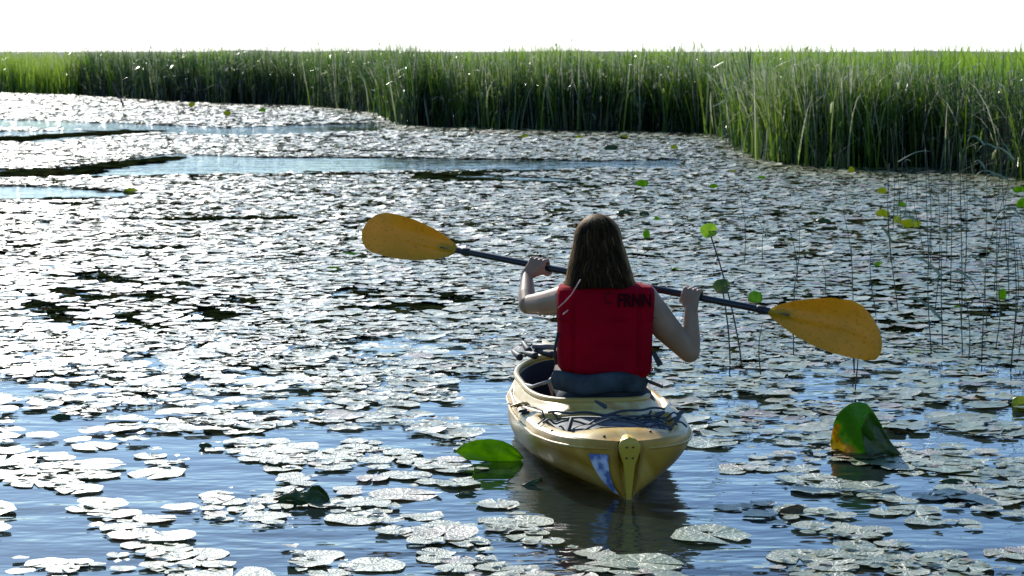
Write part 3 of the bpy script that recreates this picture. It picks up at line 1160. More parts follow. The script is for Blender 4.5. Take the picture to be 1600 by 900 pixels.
def hair_surf(az, q, k=1.0):
    """az: 0 = back (towards camera), q 0..1 crown -> ends"""
    zc = .935
    q1 = np.clip(q / .38, 0, 1)
    ang = q1 * pi / 2
    rx, ry, rz_ = .100, .122, .112
    low = np.clip((q - .38) / .62, 0, 1)
    r_l = np.interp(low, [0, .25, .6, 1], [1, 1.16, 1.34, 1.6])
    x = np.sin(az) * rx * np.sin(ang) * r_l
    yb = -np.cos(az) * np.where(np.cos(az) > 0, ry * (1 + .42 * low), ry * .8) * np.sin(ang)
    z = zc + rz_ * np.cos(ang) - low * (zc - zb)
    z = z - .028 * low * np.abs(np.sin(az)) ** 2
    return np.stack([HX + x * k + .012 * low, HC[1] - .012 + yb * k, z], -1)


azs = np.linspace(-2.25, 2.25, 40)
qs = np.linspace(0, .97, 30)
A2, Q2 = np.meshgrid(azs, qs, indexing='ij')
shell = hair_surf(A2, Q2, .955)
mb = MB().add(shell, grid_faces(40, 30))
me = mb.mesh('hair_mass', off=PR)
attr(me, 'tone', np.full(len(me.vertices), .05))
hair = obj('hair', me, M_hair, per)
g = np.random.default_rng(5)
ns_, sg = 2300, 18
az = np.clip(g.normal(0, 1.25, ns_), -2.35, 2.35)
az = np.where(g.random(ns_) < .35, g.uniform(-2.35, 2.35, ns_), az)
q0 = g.uniform(0.0, .22, ns_)
q1 = np.clip(g.normal(.95, .07, ns_), .75, 1.12)
Vh, Qh, Th = [], [], []
for i in range(ns_):
    q = np.linspace(q0[i], q1[i], sg)
    ph = g.uniform(0, 6)
    wv = .05 * np.sin(q * 13 + ph + az[i] * 2) * q + .03 * np.sin(q * 29 + ph)*q
    c_ = hair_surf(az[i] + wv, q, 1 + g.normal(0, .02) + .02 * np.sin(q * 17 + ph))
    wd = g.uniform(.0015, .004) * (1 - np.linspace(0, 1, sg) ** 5) + .0004
    sd_ = np.array([cos(az[i]), sin(az[i]), 0])
    Vh.append(np.stack([c_ - sd_ * wd[:, None], c_ + sd_ * wd[:, None] + np.array([0, -.0006, 0])], 1).reshape(-1, 3))
    k = np.arange(sg - 1) * 2 + i * sg * 2
    Qh.append(np.stack([k, k + 1, k + 3, k + 2], -1))
    tq = np.repeat(np.clip(g.normal(.16, .16) + .85 * float(smoothstep(.75, 1.35, abs(az[i]))) + .5 * (1 - smoothstep(.1, .26, q)), 0, 1), 2)  # side and crown strands painted lighter as sunlit rim, centre back kept dark
    Th.append(tq)
me = mesh_np('strands', np.concatenate(Vh) - PR, np.concatenate(Qh))
attr(me, 'tone', np.concatenate(Th))
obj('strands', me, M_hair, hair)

# ------------------------------------------------------------------ lily pads
NB = 1


def pad_verts(n, rings, seed, curl=.05, notch=True):
    g = np.random.default_rng(seed)
    th = np.linspace(.14 if notch else 0, 2 * pi - (.14 if notch else 0), n)
    p1, p2 = g.uniform(0, 6, 2)
    rim = 1 + .04 * np.sin(3 * th + p1) + .025 * np.sin(7 * th + p2)
    c1, c2, c3 = g.uniform(.2, 1, 3)
    ed = curl * (c1 * np.sin(2 * th + p2) + c2 * np.sin(3 * th + p1) + c3 * .6 * np.sin(5 * th + p1 * 2) + .5)
    V = [(0, 0, 0)]
    for f_ in rings:
        for j in range(n):
            V.append((cos(th[j]) * rim[j] * f_, sin(th[j]) * rim[j] * f_, ed[j] * f_ ** 3 + .02 * f_ * sin(th[j] * 4 + p1)))
    T = [[0, 1 + j, 2 + j] for j in range(n - 1)]
    Q = []
    for r_ in range(len(rings) - 1):
        o_ = 1 + r_ * n
        Q += [[o_ + j, o_ + n + j, o_ + n + j + 1, o_ + j + 1] for j in range(n - 1)]
    return np.array(V), np.array(Q).reshape(-1, 4), np.array(T)


def in_ell(px, py, cx_, cy_, rx, ry):
    return ((px - cx_) / rx) ** 2 + ((py - cy_) / ry) ** 2 < 1


def seg_band(px, py, pts):
    """pts: (x, ytop, ybot): inside a streak"""
    a = np.array(pts, float)
    return (px > a[0, 0]) & (px < a[-1, 0]) & (py > np.interp(px, a[:, 0], a[:, 1])) & (py < np.interp(px, a[:, 0], a[:, 2]))


STREAKS = [[(-400, 186, 200), (0, 187, 199), (130, 191, 203), (350, 200, 213), (480, 196, 210), (600, 191, 205)],
           [(-400, 206, 222), (0, 206, 222), (60, 205, 224), (150, 203, 215), (240, 207, 208)],
           [(-200, 268, 280), (80, 264, 279), (160, 254, 277), (260, 241, 275), (420, 246, 273), (560, 246, 270), (700, 248, 268), (860, 250, 268), (920, 252, 264), (1068, 249, 263)],
           [(-400, 288, 314), (0, 290, 315), (90, 292, 314), (230, 303, 306)],
           [(200, 343, 348), (470, 339, 347)], [(640, 275, 282), (740, 272, 285), (920, 282, 290)]]


BANDS = (((-40, 222), (110, 212), 3.5), ((60, 213), (250, 205), 3), ((130, 264), (280, 246), 3), ((-30, 276), (150, 268), 5), ((150, 278), (560, 273), 1.6), ((400, 277), (920, 268), 2.6),
                      ((640, 280), (780, 284), 4), ((780, 285), (930, 289), 1.6), ((-30, 316), (230, 310), 2.6), ((60, 322), (150, 320), 3), ((230, 321), (330, 322), 2.5), ((180, 345), (470, 341), 2.2), ((410, 239), (530, 236), 1.5),
                      ((500, 216), (580, 212), 1.6), ((120, 368), (210, 372), 3), ((0, 391), (60, 388), 3), ((190, 388), (300, 392), 2.5), ((540, 236), (700, 240), 1.6), ((850, 297), (960, 293), 2.2),
                      ((640, 385), (760, 378), 3), ((740, 340), (860, 345), 2), ((1080, 330), (1180, 328), 2.5), ((1250, 352), (1400, 345), 4), ((1100, 300), (1250, 306), 2))


def wn2(x, y):
    x, y = x * 2.3, y * 1.9
    return (np.sin(x * 2.1 + 2 * np.sin(y * 1.3)) + np.sin(y * 3.1 + 1.7 * np.sin(x * 1.1 + 1)) + np.sin(x * 5.3 + y * 2.7)) / 3


def density(X, Y):
    px, py = topx(np.stack([X, Y, np.zeros_like(X)], -1))
    n_ = wn2(X, Y)
    d = np.interp(py, [150, 300, 430, 520, 600, 700, 800, 900], [1.0, 1.0, 1.0, .8, .38, .24, .18, .12])
    d = d + n_ * np.interp(py, [300, 500, 700], [.12, .5, .6])
    left = smoothstep(700, 200, px)
    d = d - left * np.interp(py, [430, 560, 700], [0, .1, .12])
    d = np.where(in_ell(px, py, 640, 545, 110, 22), .06, d)
    d = np.where(in_ell(px, py, 1360, 590, 130, 24), .05, d)
    d = np.where(in_ell(px, py, 1520, 592, 110, 30), .15, d)
    d = np.where(in_ell(px, py, 40, 470, 110, 60), d * .5, d)
    d = np.where(in_ell(px, py, 230, 470, 200, 48), d * .6 - .2 + .5 * n_, d)
    d = np.where(in_ell(px, py, 630, 465, 120, 25), d * .5 - .2 + .5 * n_, d)
    d = np.where(in_ell(px, py, 1400, 480, 190, 45), d * .7 - .15 + .5 * n_, d)
    d = np.where(in_ell(px, py, 640, 755, 200, 32), .08, d)
    d = np.where(in_ell(px, py, 960, 790, 140, 75), 0, d)
    d = np.where(in_ell(px, py, 800, 735, 110, 45), .12, d)
    d = np.where(in_ell(px, py, 1110, 720, 70, 45), .12, d)
    d = np.where(in_ell(px, py, 1190, 765, 110, 22), .1, d)
    d = np.where(in_ell(px, py, 1200, 655, 110, 18), .25, d)
    d = np.where(in_ell(px, py, 1480, 795, 160, 16), .2, d)
    d = np.where(in_ell(px, py, 60, 690, 150, 12), .1, d)
    d = np.where(in_ell(px, py, 420, 640, 170, 12), .1, d)
    for s_ in STREAKS:
        d = np.where(seg_band(px, py, s_), 0, d)
    for (a_, b_, th_) in BANDS:
        u_ = (px - a_[0]) / (b_[0] - a_[0])
        yl = a_[1] + (b_[1] - a_[1]) * u_
        half = th_ * .75 * (1 - np.clip(np.abs(2 * u_ - 1), 0, 1) ** 4) + .5 * np.sin(px * .11) + .4 * np.sin(px * .37)
        d = np.where((u_ > 0) & (u_ < 1) & (np.abs(py - yl) < half), d * .12, d)
    # nothing under the kayak or behind the shore
    L = (np.stack([X, Y], -1) - K0[:2]) @ Rk[:2, :2]
    inside = (L[:, 1] > -.12) & (L[:, 1] < 3.2) & (np.abs(L[:, 0]) < .5)
    d = np.where(inside, 0, d)
    d = np.where(py < shore_y_at(px) + 1.0, 0, d)
    return d, px, py


def scatter(n, y0, y1, margin, g):
    Y = np.sqrt(g.uniform(y0 ** 2, y1 ** 2, n))
    X = Y * g.uniform(-.2168 * margin, .2168 * margin, n)
    return X, Y


g = np.random.default_rng(21)
near = []
X, Y = scatter(42000, 6.9, 20, 1.22, g)
D, PX, PY = density(X, Y)
cell = {}
for i in np.argsort(g.random(len(X))):
    if g.random() > D[i]:
        continue
    r_ = float(np.clip(g.normal(.068, .024), .03, .13))
    if PY[i] > 600 and g.random() < .08:
        r_ = float(g.uniform(.11, .16))
    key = (int(X[i] / .4), int(Y[i] / .4))
    ok = True
    lap = .6
    for a_ in (-1, 0, 1):
        for b_ in (-1, 0, 1):
            for (x2, y2, r2) in cell.get((key[0] + a_, key[1] + b_), ()):
                if (X[i] - x2) ** 2 + (Y[i] - y2) ** 2 < (lap * (r_ + r2)) ** 2:
                    ok = False
                    break
            if not ok:
                break
        if not ok:
            break
    if ok:
        cell.setdefault(key, []).append((X[i], Y[i], r_))
        near.append((X[i], Y[i], r_, PX[i], PY[i]))
near = np.array(near)
vis = (near[:, 3] > -20) & (near[:, 3] < 1620) & (near[:, 4] < 905)
order = np.argsort(np.where(vis, near[:, 1], 1e9))
single = set(order[:298].tolist())
NM = 16
pad_meshes = []
for k in range(NM):
    V, Q, T = pad_verts(26, (.35, .7, .92, 1.0), 100 + k, g.uniform(.0, .05))
    me_ = mesh_np('pad', V, Q, T)
    me_.materials.append(M_pad)
    pad_meshes.append(me_)


UN = 'first second third fourth fifth sixth seventh eighth ninth tenth eleventh twelfth thirteenth fourteenth fifteenth sixteenth seventeenth eighteenth nineteenth'.split()
TE = ['', '', 'twenty', 'thirty', 'forty', 'fifty', 'sixty', 'seventy', 'eighty', 'ninety']
TT = ['', '', 'twentieth', 'thirtieth', 'fortieth', 'fiftieth', 'sixtieth', 'seventieth', 'eightieth', 'ninetieth']


def nth(k):
    """1 -> first"""
    if k < 20:
        return UN[k - 1]
    return TT[k // 10] if k % 10 == 0 else TE[k // 10] + '-' + UN[k % 10 - 1]


srt = sorted(single, key=lambda i: -near[i, 4])
rowlab = {}
NR = 15
for r0 in range(NR):
    part = srt[r0 * len(srt) // NR:(r0 + 1) * len(srt) // NR]
    part.sort(key=lambda i: near[i, 3])
    for c0, i in enumerate(part):
        big = 'broad' if near[i, 2] > .105 else ('small' if near[i, 2] < .07 else 'pale')
        rowlab[i] = '%s flat lily pad, %s from the left in the %s row from the front' % (big, nth(c0 + 1), nth(r0 + 1))
for i in sorted(single):
    x, y, r_, px, py = near[i]
    o = bpy.data.objects.new('lily_pad', pad_meshes[i % NM])
    COL.objects.link(o)
    o.location = (x, y, .004 + .008 * g.random())
    t_ = g.normal(0, .014, 2)
    o.rotation_euler = (t_[0], t_[1], g.uniform(0, 2 * pi))
    o.scale = (r_, r_ * g.uniform(.86, 1.05), r_)
    tag(o, rowlab[i], 'lily pad', 'lily pads floating round the kayak')


def many_pads(rows, nrim, rings, seeds, tilt, name, label, material, curl, tone=None, zlift=(.005, .02), rng_=g):
    """rows: x, y, r"""
    Vs, Qs, Ts, To, off = [], [], [], [], 0
    rows = np.asarray(rows)
    protos = [pad_verts(nrim, rings, s_, curl) for s_ in seeds]
    pick = rng_.integers(0, len(protos), len(rows))
    for k, (V, Q, T) in enumerate(protos):
        R = rows[pick == k]
        n_ = len(R)
        if not n_:
            continue
        a_ = rng_.uniform(0, 2 * pi, n_)
        t1, t2 = rng_.normal(0, tilt, n_), rng_.normal(0, tilt, n_)
        x = V[:, 0][None] * np.cos(a_)[:, None] - V[:, 1][None] * np.sin(a_)[:, None]
        y = V[:, 0][None] * np.sin(a_)[:, None] + V[:, 1][None] * np.cos(a_)[:, None]
        z = V[:, 2][None] + x * t1[:, None] + y * t2[:, None]
        r_ = R[:, 2:3]
        W = np.stack([R[:, 0:1] + x * r_, R[:, 1:2] + y * r_, rng_.uniform(*zlift, n_)[:, None] + z * r_ + np.abs(t1 + t2)[:, None] * r_ * .6], -1)
        Vs.append(W.reshape(-1, 3))
        base = (np.arange(n_) * len(V))[:, None, None] + off
        if len(Q):
            Qs.append((Q[None] + base).reshape(-1, 4))
        Ts.append((T[None] + base).reshape(-1, 3))
        tn = rng_.random(n_) if tone is None else tone(R, n_)
        To.append(np.repeat(tn, len(V)))
        off += n_ * len(V)
    me_ = mesh_np(name, np.concatenate(Vs), np.concatenate(Qs) if Qs else None, np.concatenate(Ts))
    attr(me_, 'tone', np.concatenate(To))
    return tag(obj(name, me_, material), label, None, None, 'stuff')


rest = np.array([near[i, :3] for i in range(len(near)) if i not in single])
many_pads(rest, 16, (.5, .9, 1.0), range(200, 210), .03, 'lily_pads', 'crowded lily pads covering the water behind the paddler', M_padn, .05)

# scraps of leaf and seedling pads fringing the nearer clumps
X, Y = scatter(26000, 6.9, 15, 1.2, g)
D, PX, PY = density(X, Y)
k = g.random(len(X)) < np.clip(D, 0, 1) * .5
R = np.stack([X[k], Y[k], g.uniform(.012, .035, k.sum())], -1)
many_pads(R, 8, (1.0,), range(250, 256), .05, 'leaf_scraps', 'pale scraps of leaf fringing the clumps of nearer pads', M_padn, .12)
X, Y = scatter(44000, 20, 46, 1.2, g)
D, PX, PY = density(X, Y)
k = g.random(len(X)) < D
R = np.stack([X[k], Y[k], np.clip(g.normal(.085, .026, k.sum()), .035, .15)], -1)
many_pads(R, 10, (.55, 1.0), range(220, 230), .04, 'lily_pads', 'crowded lily pads in the middle distance before the reeds', M_padn, .07)
X, Y = scatter(60000, 46, 105, 1.2, g)
D, PX, PY = density(X, Y)
k = g.random(len(X)) < D
R = np.stack([X[k], Y[k], np.clip(g.normal(.12, .035, k.sum()), .05, .22)], -1)
many_pads(R, 8, (1.0,), range(240, 248), .04, 'lily_pads', 'far lily pads glittering white below the distant reed bank', M_padn, .09)

# dark discs between pads, standing in for dark reflections on the water
def dark_refl_density(X, Y):
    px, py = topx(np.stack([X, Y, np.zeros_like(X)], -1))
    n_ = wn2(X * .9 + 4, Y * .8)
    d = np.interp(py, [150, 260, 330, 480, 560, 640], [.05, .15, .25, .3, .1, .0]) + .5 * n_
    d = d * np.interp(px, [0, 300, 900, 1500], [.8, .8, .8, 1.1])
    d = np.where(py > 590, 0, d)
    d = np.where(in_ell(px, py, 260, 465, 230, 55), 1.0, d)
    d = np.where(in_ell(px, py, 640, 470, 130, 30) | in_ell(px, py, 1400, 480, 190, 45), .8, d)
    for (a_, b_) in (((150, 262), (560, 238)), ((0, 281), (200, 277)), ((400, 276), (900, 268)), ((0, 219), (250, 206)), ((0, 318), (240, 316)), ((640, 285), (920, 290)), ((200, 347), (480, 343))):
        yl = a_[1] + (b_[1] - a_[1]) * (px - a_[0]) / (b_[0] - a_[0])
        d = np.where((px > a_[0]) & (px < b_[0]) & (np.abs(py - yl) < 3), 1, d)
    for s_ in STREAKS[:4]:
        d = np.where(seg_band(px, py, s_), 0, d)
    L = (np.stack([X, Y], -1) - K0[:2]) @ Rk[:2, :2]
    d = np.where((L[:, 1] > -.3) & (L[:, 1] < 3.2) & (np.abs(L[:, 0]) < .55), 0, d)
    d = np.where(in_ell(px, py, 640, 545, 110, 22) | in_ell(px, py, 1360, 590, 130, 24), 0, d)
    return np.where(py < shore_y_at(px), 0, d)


for (n_, y0, y1, rm, lb) in ((16000, 9, 22, .055, 'dark flat discs painted as dark reflections between the nearer pads'), (26000, 22, 60, .1, 'dark flat discs painted as dark reflections between the farther pads')):
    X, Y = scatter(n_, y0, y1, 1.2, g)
    k = g.random(n_) < dark_refl_density(X, Y)
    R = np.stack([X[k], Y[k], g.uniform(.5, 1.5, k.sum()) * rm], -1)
    many_pads(R, 7, (1.0,), range(260, 266), .03, 'dark_reflections', lb, M_dark_refl, .05, zlift=(.002, .005))

# painted dark reflection streaks along the edges of the open channels
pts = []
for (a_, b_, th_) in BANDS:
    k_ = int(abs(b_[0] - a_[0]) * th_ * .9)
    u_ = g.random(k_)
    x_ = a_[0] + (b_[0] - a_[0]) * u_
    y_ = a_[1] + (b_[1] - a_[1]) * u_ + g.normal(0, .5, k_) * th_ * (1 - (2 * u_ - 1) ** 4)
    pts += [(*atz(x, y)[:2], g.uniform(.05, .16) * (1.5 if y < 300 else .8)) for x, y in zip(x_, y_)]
many_pads(np.array(pts), 7, (1.0,), range(270, 276), .02, 'dark_reflections', 'dark flat discs painted as reflection bands beside the open channels', M_dark_refl, .02, zlift=(.003, .008))

# ------------------------------------------------------------------ upright and curled leaves (each its own thing)
def flap(outline, name, material, label, cat='leaf', group=None, bulge=.3, lean=.25, base_y=None, seed=0, nn=16, mm_=12, z0=-.004):
    """a leaf standing out of the water; outline in picture points, placed where its foot meets the water"""
    O = np.array(outline, float)
    fx, fy = (O[:, 0].min() + O[:, 0].max()) / 2, (base_y or O[:, 1].max())
    foot = atz(fx, fy)
    Yf = foot[1]
    pts = np.array([atY(x, y, Yf) for x, y in O]) - foot
    g_ = np.random.default_rng(seed)
    xs = np.linspace(pts[:, 0].min() + 1e-4, pts[:, 0].max() - 1e-4, nn)
    poly = np.vstack([pts, pts[:1]])
    W = np.ptp(pts[:, 0])
    V = []
    for x in xs:
        hit = []
        for i in range(len(pts)):
            a_, b_ = poly[i], poly[i + 1]
            if (a_[0] - x) * (b_[0] - x) <= 0 and a_[0] != b_[0]:
                hit.append(a_[2] + (b_[2] - a_[2]) * (x - a_[0]) / (b_[0] - a_[0]))
        lo, hi = min(hit), max(hit)
        for j in range(mm_):
            q = j / (mm_ - 1)
            z = lo + (hi - lo) * q
            s_ = (x - (pts[:, 0].min() + W / 2)) / (W / 2)
            y = lean * z + bulge * W * (s_ * s_) + .035 * W * sin(s_ * 5 + q * 4 + seed) + .022 * W * sin(q * 9 + s_ * 3) + .012 * W * sin(s_ * 14 + q * 6)
            y += .06 * W * q * q * sin(s_ * 4 + seed)
            # keep the outline where it is seen: scale about the foot line by depth change
            V.append((x * (1 + y / Yf), y, (z + z0 - CAM_H) * (1 + y / Yf) + CAM_H))
    V = np.array(V)
    V[:, 2] = np.maximum(V[:, 2], -.02)
    fr = MB().add(V, grid_faces(nn, mm_))
    me_ = fr.mesh(name)
    o = obj(name, me_, material, None, foot)
    sol = o.modifiers.new('thickness', 'SOLIDIFY')
    sol.thickness = .0012
    return tag(o, label, cat, group)


# two-tone folded leaf: colour patch belongs to the leaf
M_fold, nt, b = mk('folded_leaf_skin', .3, .55)
tc = node(nt, 'ShaderNodeTexCoord')
sx = node(nt, 'ShaderNodeSeparateXYZ')
nt.links.new(tc.outputs['Object'], sx.inputs[0])
nz = noise(nt, 22, 4)
mA = node(nt, 'ShaderNodeMath', operation='MULTIPLY_ADD')
nt.links.new(sx.outputs['X'], mA.inputs[0]); mA.inputs[1].default_value = 5.5
mB = node(nt, 'ShaderNodeMath', operation='MULTIPLY_ADD')
nt.links.new(sx.outputs['Z'], mB.inputs[0]); mB.inputs[1].default_value = 4.0
mA.inputs[2].default_value = .55
nt.links.new(mA.outputs[0], mB.inputs[2])
mC = node(nt, 'ShaderNodeMath', operation='MULTIPLY_ADD')
nt.links.new(nz.outputs[0], mC.inputs[0]); mC.inputs[1].default_value = .9
nt.links.new(mB.outputs[0], mC.inputs[2])
r = ramp(nt, mC.outputs[0], [(.0, (.55, .4, .01)), (.62, (.6, .45, .01)), (.72, (.35, .2, .01)), (.78, (.2, .34, .02)), (.95, (.09, .24, .015))])
nt.links.new(r.outputs[0], b.inputs['Base Color'])
nb = noise(nt, 18, 4)
bump(nt, b, nb.outputs[0], .9, .02)
add_translucent(M_fold, nt, b, r.outputs[0], .6)

flap([(1303, 710), (1301, 690), (1303, 662), (1312, 642), (1325, 630), (1340, 626), (1352, 629), (1362, 641), (1375, 662), (1390, 686), (1404, 708), (1380, 712)],
     'folded_leaf', M_fold, 'large folded lily leaf standing upright, green with a yellow lower corner', bulge=.32, lean=-.25, seed=3, nn=26, mm_=18)
flap([(1352, 632), (1362, 641), (1376, 662), (1391, 688), (1408, 709), (1385, 714), (1352, 712), (1345, 670)],
     'dark_leaf', M_leaf_dark, 'dark folded back half of the upright lily leaf with the yellow corner', bulge=-.1, lean=.1, seed=5, nn=14, mm_=14)
flap([(711, 704), (722, 693), (742, 686), (765, 684), (785, 687), (800, 694), (812, 705), (818, 714), (815, 718), (770, 721), (730, 717)],
     'green_leaf', M_leaf_bright, 'bright green backlit lily leaf arched just above the water beside the stern', bulge=.12, lean=-.5, seed=1, nn=24, mm_=12)
flap([(425, 778), (440, 772), (452, 766), (458, 760), (466, 768), (480, 766), (486, 757), (497, 756), (508, 766), (513, 778), (508, 787), (470, 789), (435, 787)],
     'curled_leaf', M_leaf_dark, 'dark green curled leaf poking up beside a pale pad at the front of the pond', bulge=.2, lean=.5, seed=9, nn=24, mm_=10)
flap([(1216, 803), (1222, 792), (1236, 789), (1248, 786), (1258, 790), (1256, 803), (1236, 806)], 'withered_leaf', M_leaf_brown,
     'small withered brown leaf floating in the front open water', bulge=.2, lean=.5, seed=4)
flap([(1582, 636), (1583, 622), (1592, 617), (1606, 618), (1612, 632), (1600, 637)], 'yellow_leaf', M_leaf_yellow, 'yellow green leaf standing at the edge past the folded leaf', bulge=.15, lean=.3, seed=6)
flap([(815, 757), (828, 750), (845, 744), (848, 750), (835, 757), (820, 759)], 'leaf_sliver', M_leaf_dark, 'thin dark green leaf edge floating close by the stern', bulge=.1, lean=.8, seed=7)
flap([(711, 772), (722, 767), (738, 767), (745, 770), (735, 774), (718, 775)], 'leaf_sliver', M_leaf_dark, 'narrow dark leaf lying flat in front of the bright green leaf', bulge=.1, lean=.9, seed=8)
SM = [(205, 297, 22, 8, 'y'), (1003, 286, 22, 14, 'g'), (955, 231, 24, 12, 'd'), (1145, 268, 12, 7, 'y'), (1190, 278, 14, 8, 'g'), (1115, 291, 13, 11, 'g'), (1378, 298, 16, 14, 'y'),
      (1379, 333, 24, 14, 'y'), (1409, 320, 15, 11, 'g'), (1422, 349, 34, 16, 'y'), (1401, 343, 14, 14, 'y'), (1288, 346, 28, 12, 'd'), (1372, 413, 14, 9, 'g'),
      (1565, 460, 14, 22, 'g'), (1592, 296, 20, 12, 'g'), (1595, 318, 16, 18, 'g'), (765, 513, 26, 5, 'y'), (1430, 548, 26, 7, 'y'), (548, 396, 60, 5, 'g'), (520, 418, 20, 6, 'g'),
      (975, 333, 26, 9, 'd'), (1007, 334, 16, 12, 'd'), (1010, 366, 12, 18, 'g'), (1026, 342, 10, 10, 'g'), (1060, 352, 24, 8, 'd'), (1060, 420, 26, 6, 'g'), (95, 650, 32, 9, 'd'),
      (186, 661, 46, 8, 'd'), (320, 695, 20, 11, 'd'), (430, 727, 34, 5, 'd'), (1490, 751, 40, 10, 'd'), (1426, 658, 26, 8, 'd'), (1408, 672, 24, 8, 'b'), (1265, 626, 28, 7, 'd'),
      (300, 163, 12, 8, 'y'), (355, 176, 12, 9, 'y'), (410, 172, 12, 8, 'g'), (820, 213, 14, 8, 'y'), (905, 214, 12, 7, 'y'), (975, 214, 12, 8, 'y'), (1053, 230, 12, 9, 'y'),
      (250, 518, 20, 7, 'd'), (475, 578, 20, 9, 'd'), (525, 592, 20, 6, 'd'), (322, 535, 16, 8, 'd'), (640, 597, 20, 7, 'd'), (1180, 640, 22, 8, 'd'), (1330, 265, 10, 12, 'y'), (1495, 480, 14, 8, 'g'), (68, 100, 1, 1, '')]
nm_ = {'y': ('yellow_leaf', M_leaf_yellow, 'yellow'), 'g': ('green_leaf', M_leaf_bright, 'fresh green'), 'd': ('dark_leaf', M_leaf_dark, 'dark green'), 'b': ('brown_leaf', M_leaf_brown, 'brown')}
for i, (x, y, w_, h_, c_) in enumerate(SM):
    if not c_:
        continue
    nme, mt, cn = nm_[c_]
    g_ = np.random.default_rng(i)
    a_ = np.linspace(0, 2 * pi, 12, endpoint=False)
    ol = [(x + cos(t) * w_ / 2 * g_.uniform(.85, 1.1), y + sin(t) * h_ / 2 * g_.uniform(.8, 1.1)) for t in a_]
    same = sorted(q[0] for q in SM if q[4] == c_)
    where = 'far back among the pads' if y < 380 else ('among the crowded pads' if y < 560 else 'near the open blue water')
    flap(ol, nme, mt, 'small curled %s leaf %s, %s %s one from the left' % (cn, where, nth(same.index(x) + 1), cn.split()[-1]),
         group='small curled leaves standing up among the pads', bulge=.15, lean=(.6 if h_ < w_ * .6 else .2) if c_ == 'd' else -.4, seed=i, nn=9, mm_=7)

# ------------------------------------------------------------------ rushes and reed plants standing in the water
def stem_pts(px0, py0, px1, py1, n=7, bow=0.0, Yoff=0.0):
    b0 = atz(px0, py0)
    t1 = atY(px1, py1, b0[1] + Yoff)
    t = np.linspace(0, 1, n)[:, None]
    P = b0 + (t1 - b0) * t
    P[:, 0] += bow * np.sin(pi * t[:, 0])
    P[0, 2] = -.05
    return b0, P


# two tall leaf stalks beside the paddle
for (a_, b_, c_, d_, bow, lw, lh, mt, lb) in ((1160, 571, 1108, 361, .02, 28, 15, M_leaf_bright, 'tall thin stalk with a bright green leaf on top between hand and paddle blade'),
                                           (1141, 572, 1128, 448, .01, 28, 22, M_leaf_dark, 'thin stalk with a dark green heart leaf just above the paddle shaft')):
    b0, P = stem_pts(a_, b_, c_, d_, 9, bow)
    rt = tag(empty('leaf_stalk', b0), lb, 'water plant')
    obj('stem', MB().tube(P - b0, .0045, 6).mesh('stem'), M_stem, rt)
    Pt = P[-1]
    ppm = F / b0[1]
    V, Q, T = pad_verts(16, (.5, 1.0), 77, .25)
    V = V * np.array([lw / ppm / 2, lw / ppm / 2, lw / ppm / 2])
    Rm = np.array(Matrix.Rotation(radians(50), 3, 'X'))
    V = V @ Rm.T
    obj('leaf', mesh_np('leaf', V + (Pt - b0), Q, T), mt, rt)
flap([(1169, 470), (1170, 458), (1178, 453), (1190, 456), (1192, 468), (1184, 477), (1174, 476)], 'green_leaf', M_leaf_bright, 'round bright green leaf just above the paddle shaft', bulge=.1, lean=.2, seed=33)

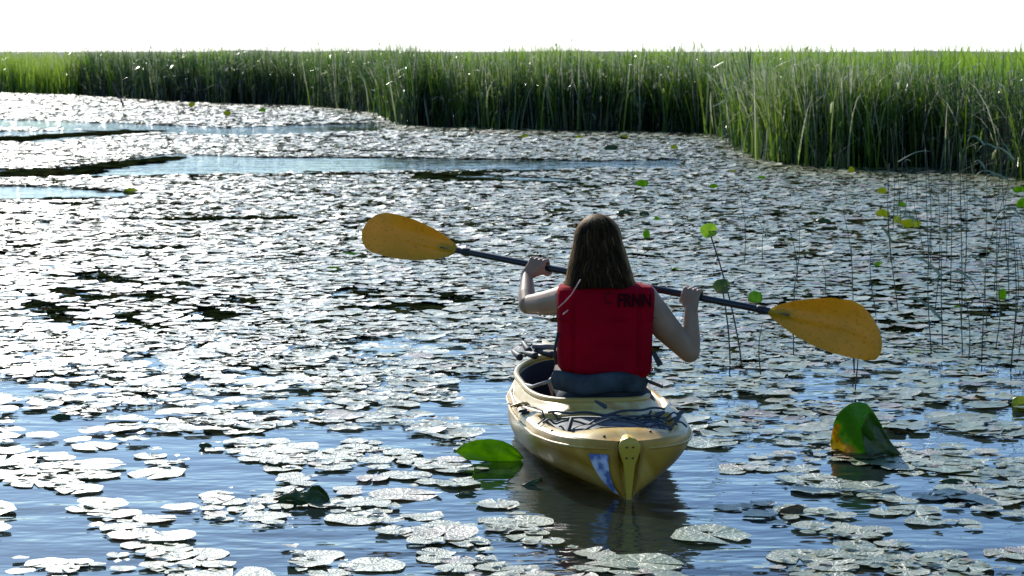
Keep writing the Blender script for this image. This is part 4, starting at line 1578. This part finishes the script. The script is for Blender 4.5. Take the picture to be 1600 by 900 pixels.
g = np.random.default_rng(31)
st = []
for x in (1165, 1186, 1230, 1250, 1285, 1335, 1338, 1365, 1395, 1400, 1408, 1430, 1440, 1452, 1462, 1470, 1490, 1500, 1512, 1535, 1545, 1553, 1562, 1580, 1592):
    for rep in range(2 if x > 1450 else 1):
        x_ = x + g.normal(0, 7)
        yb = g.uniform(300, 585) if x > 1300 else g.uniform(400, 600)
        ytop = yb - g.uniform(90, 250) * (1.0 if x > 1380 else .6)
        st.append((x_, yb, x_ + g.normal(0, 9), max(ytop, 150)))
st += [(1335, 585, 1330, 380), (1240, 560, 1243, 430), (1190, 590, 1192, 500), (1335, 614, 1336, 470), (1395, 360, 1392, 200), (1408, 355, 1400, 190), (1400, 350, 1410, 180), (1412, 340, 1405, 210),
       (1540, 380, 1538, 170), (1575, 420, 1560, 200), (1510, 410, 1500, 240), (1545, 380, 1600, 200)]
rank = {i: k + 1 for k, i in enumerate(sorted(range(len(st)), key=lambda i: st[i][0]))}
for i, (x0, y0, x1, y1) in enumerate(st):
    b0, P = stem_pts(x0, y0, x1, y1, 8, g.normal(0, .02), g.normal(0, .1))
    Hm = P[-1][2]
    lb = '%s dark rush in the water before the reed bed, %s from the left' % ('tall' if Hm > .9 else 'short', nth(rank[i]))
    bent = i % 3 == 0 and Hm > .5
    if bent:
        rt = tag(empty('reed', b0), lb.replace('rush in', 'leafy rush in'), 'reed', 'reeds standing in the water before the bed')
        obj('stem', MB().tube(P - b0, np.linspace(.004, .0018, 8), 5).mesh('stem'), M_stem, rt)
        for _ in range(2):
            q = g.uniform(.3, .8)
            s0_ = P[0] + (P[-1] - P[0]) * q
            dr = g.choice([-1, 1]) * g.uniform(.12, .3)
            t = np.linspace(0, 1, 8)[:, None]
            C = s0_ + np.array([dr, g.normal(0, .1), 0]) * t + np.array([0, 0, 1]) * (t * g.uniform(.15, .35) - t ** 3 * g.uniform(.1, .4))
            wv = (.009 * (1 - t[:, 0] ** 2) + .001)[:, None] * np.array([.5, .3, .8])
            V = np.stack([C - wv, C + wv], 1).reshape(-1, 3) - b0
            k = np.arange(7) * 2
            me_ = mesh_np('leaf', V, np.stack([k, k + 1, k + 3, k + 2], -1))
            obj('leaf', me_, M_stem_leaf, rt)
    else:
        o = obj('reed', MB().tube(P - b0, np.linspace(.004, .0018, 8), 5).mesh('reed'), M_stem, None, b0)
        tag(o, lb, 'reed', 'reeds standing in the water before the bed')

# leaning dead stick by the far bank
b0, P = stem_pts(195, 168, 176, 130, 5, 0)
tag(obj('stick', MB().tube(P - b0, .035, 6).mesh('stick'), mat('weathered_wood', (.09, .08, .06), .8), None, b0), 'leaning dark stick poking from the pads before the far bank', 'stick')
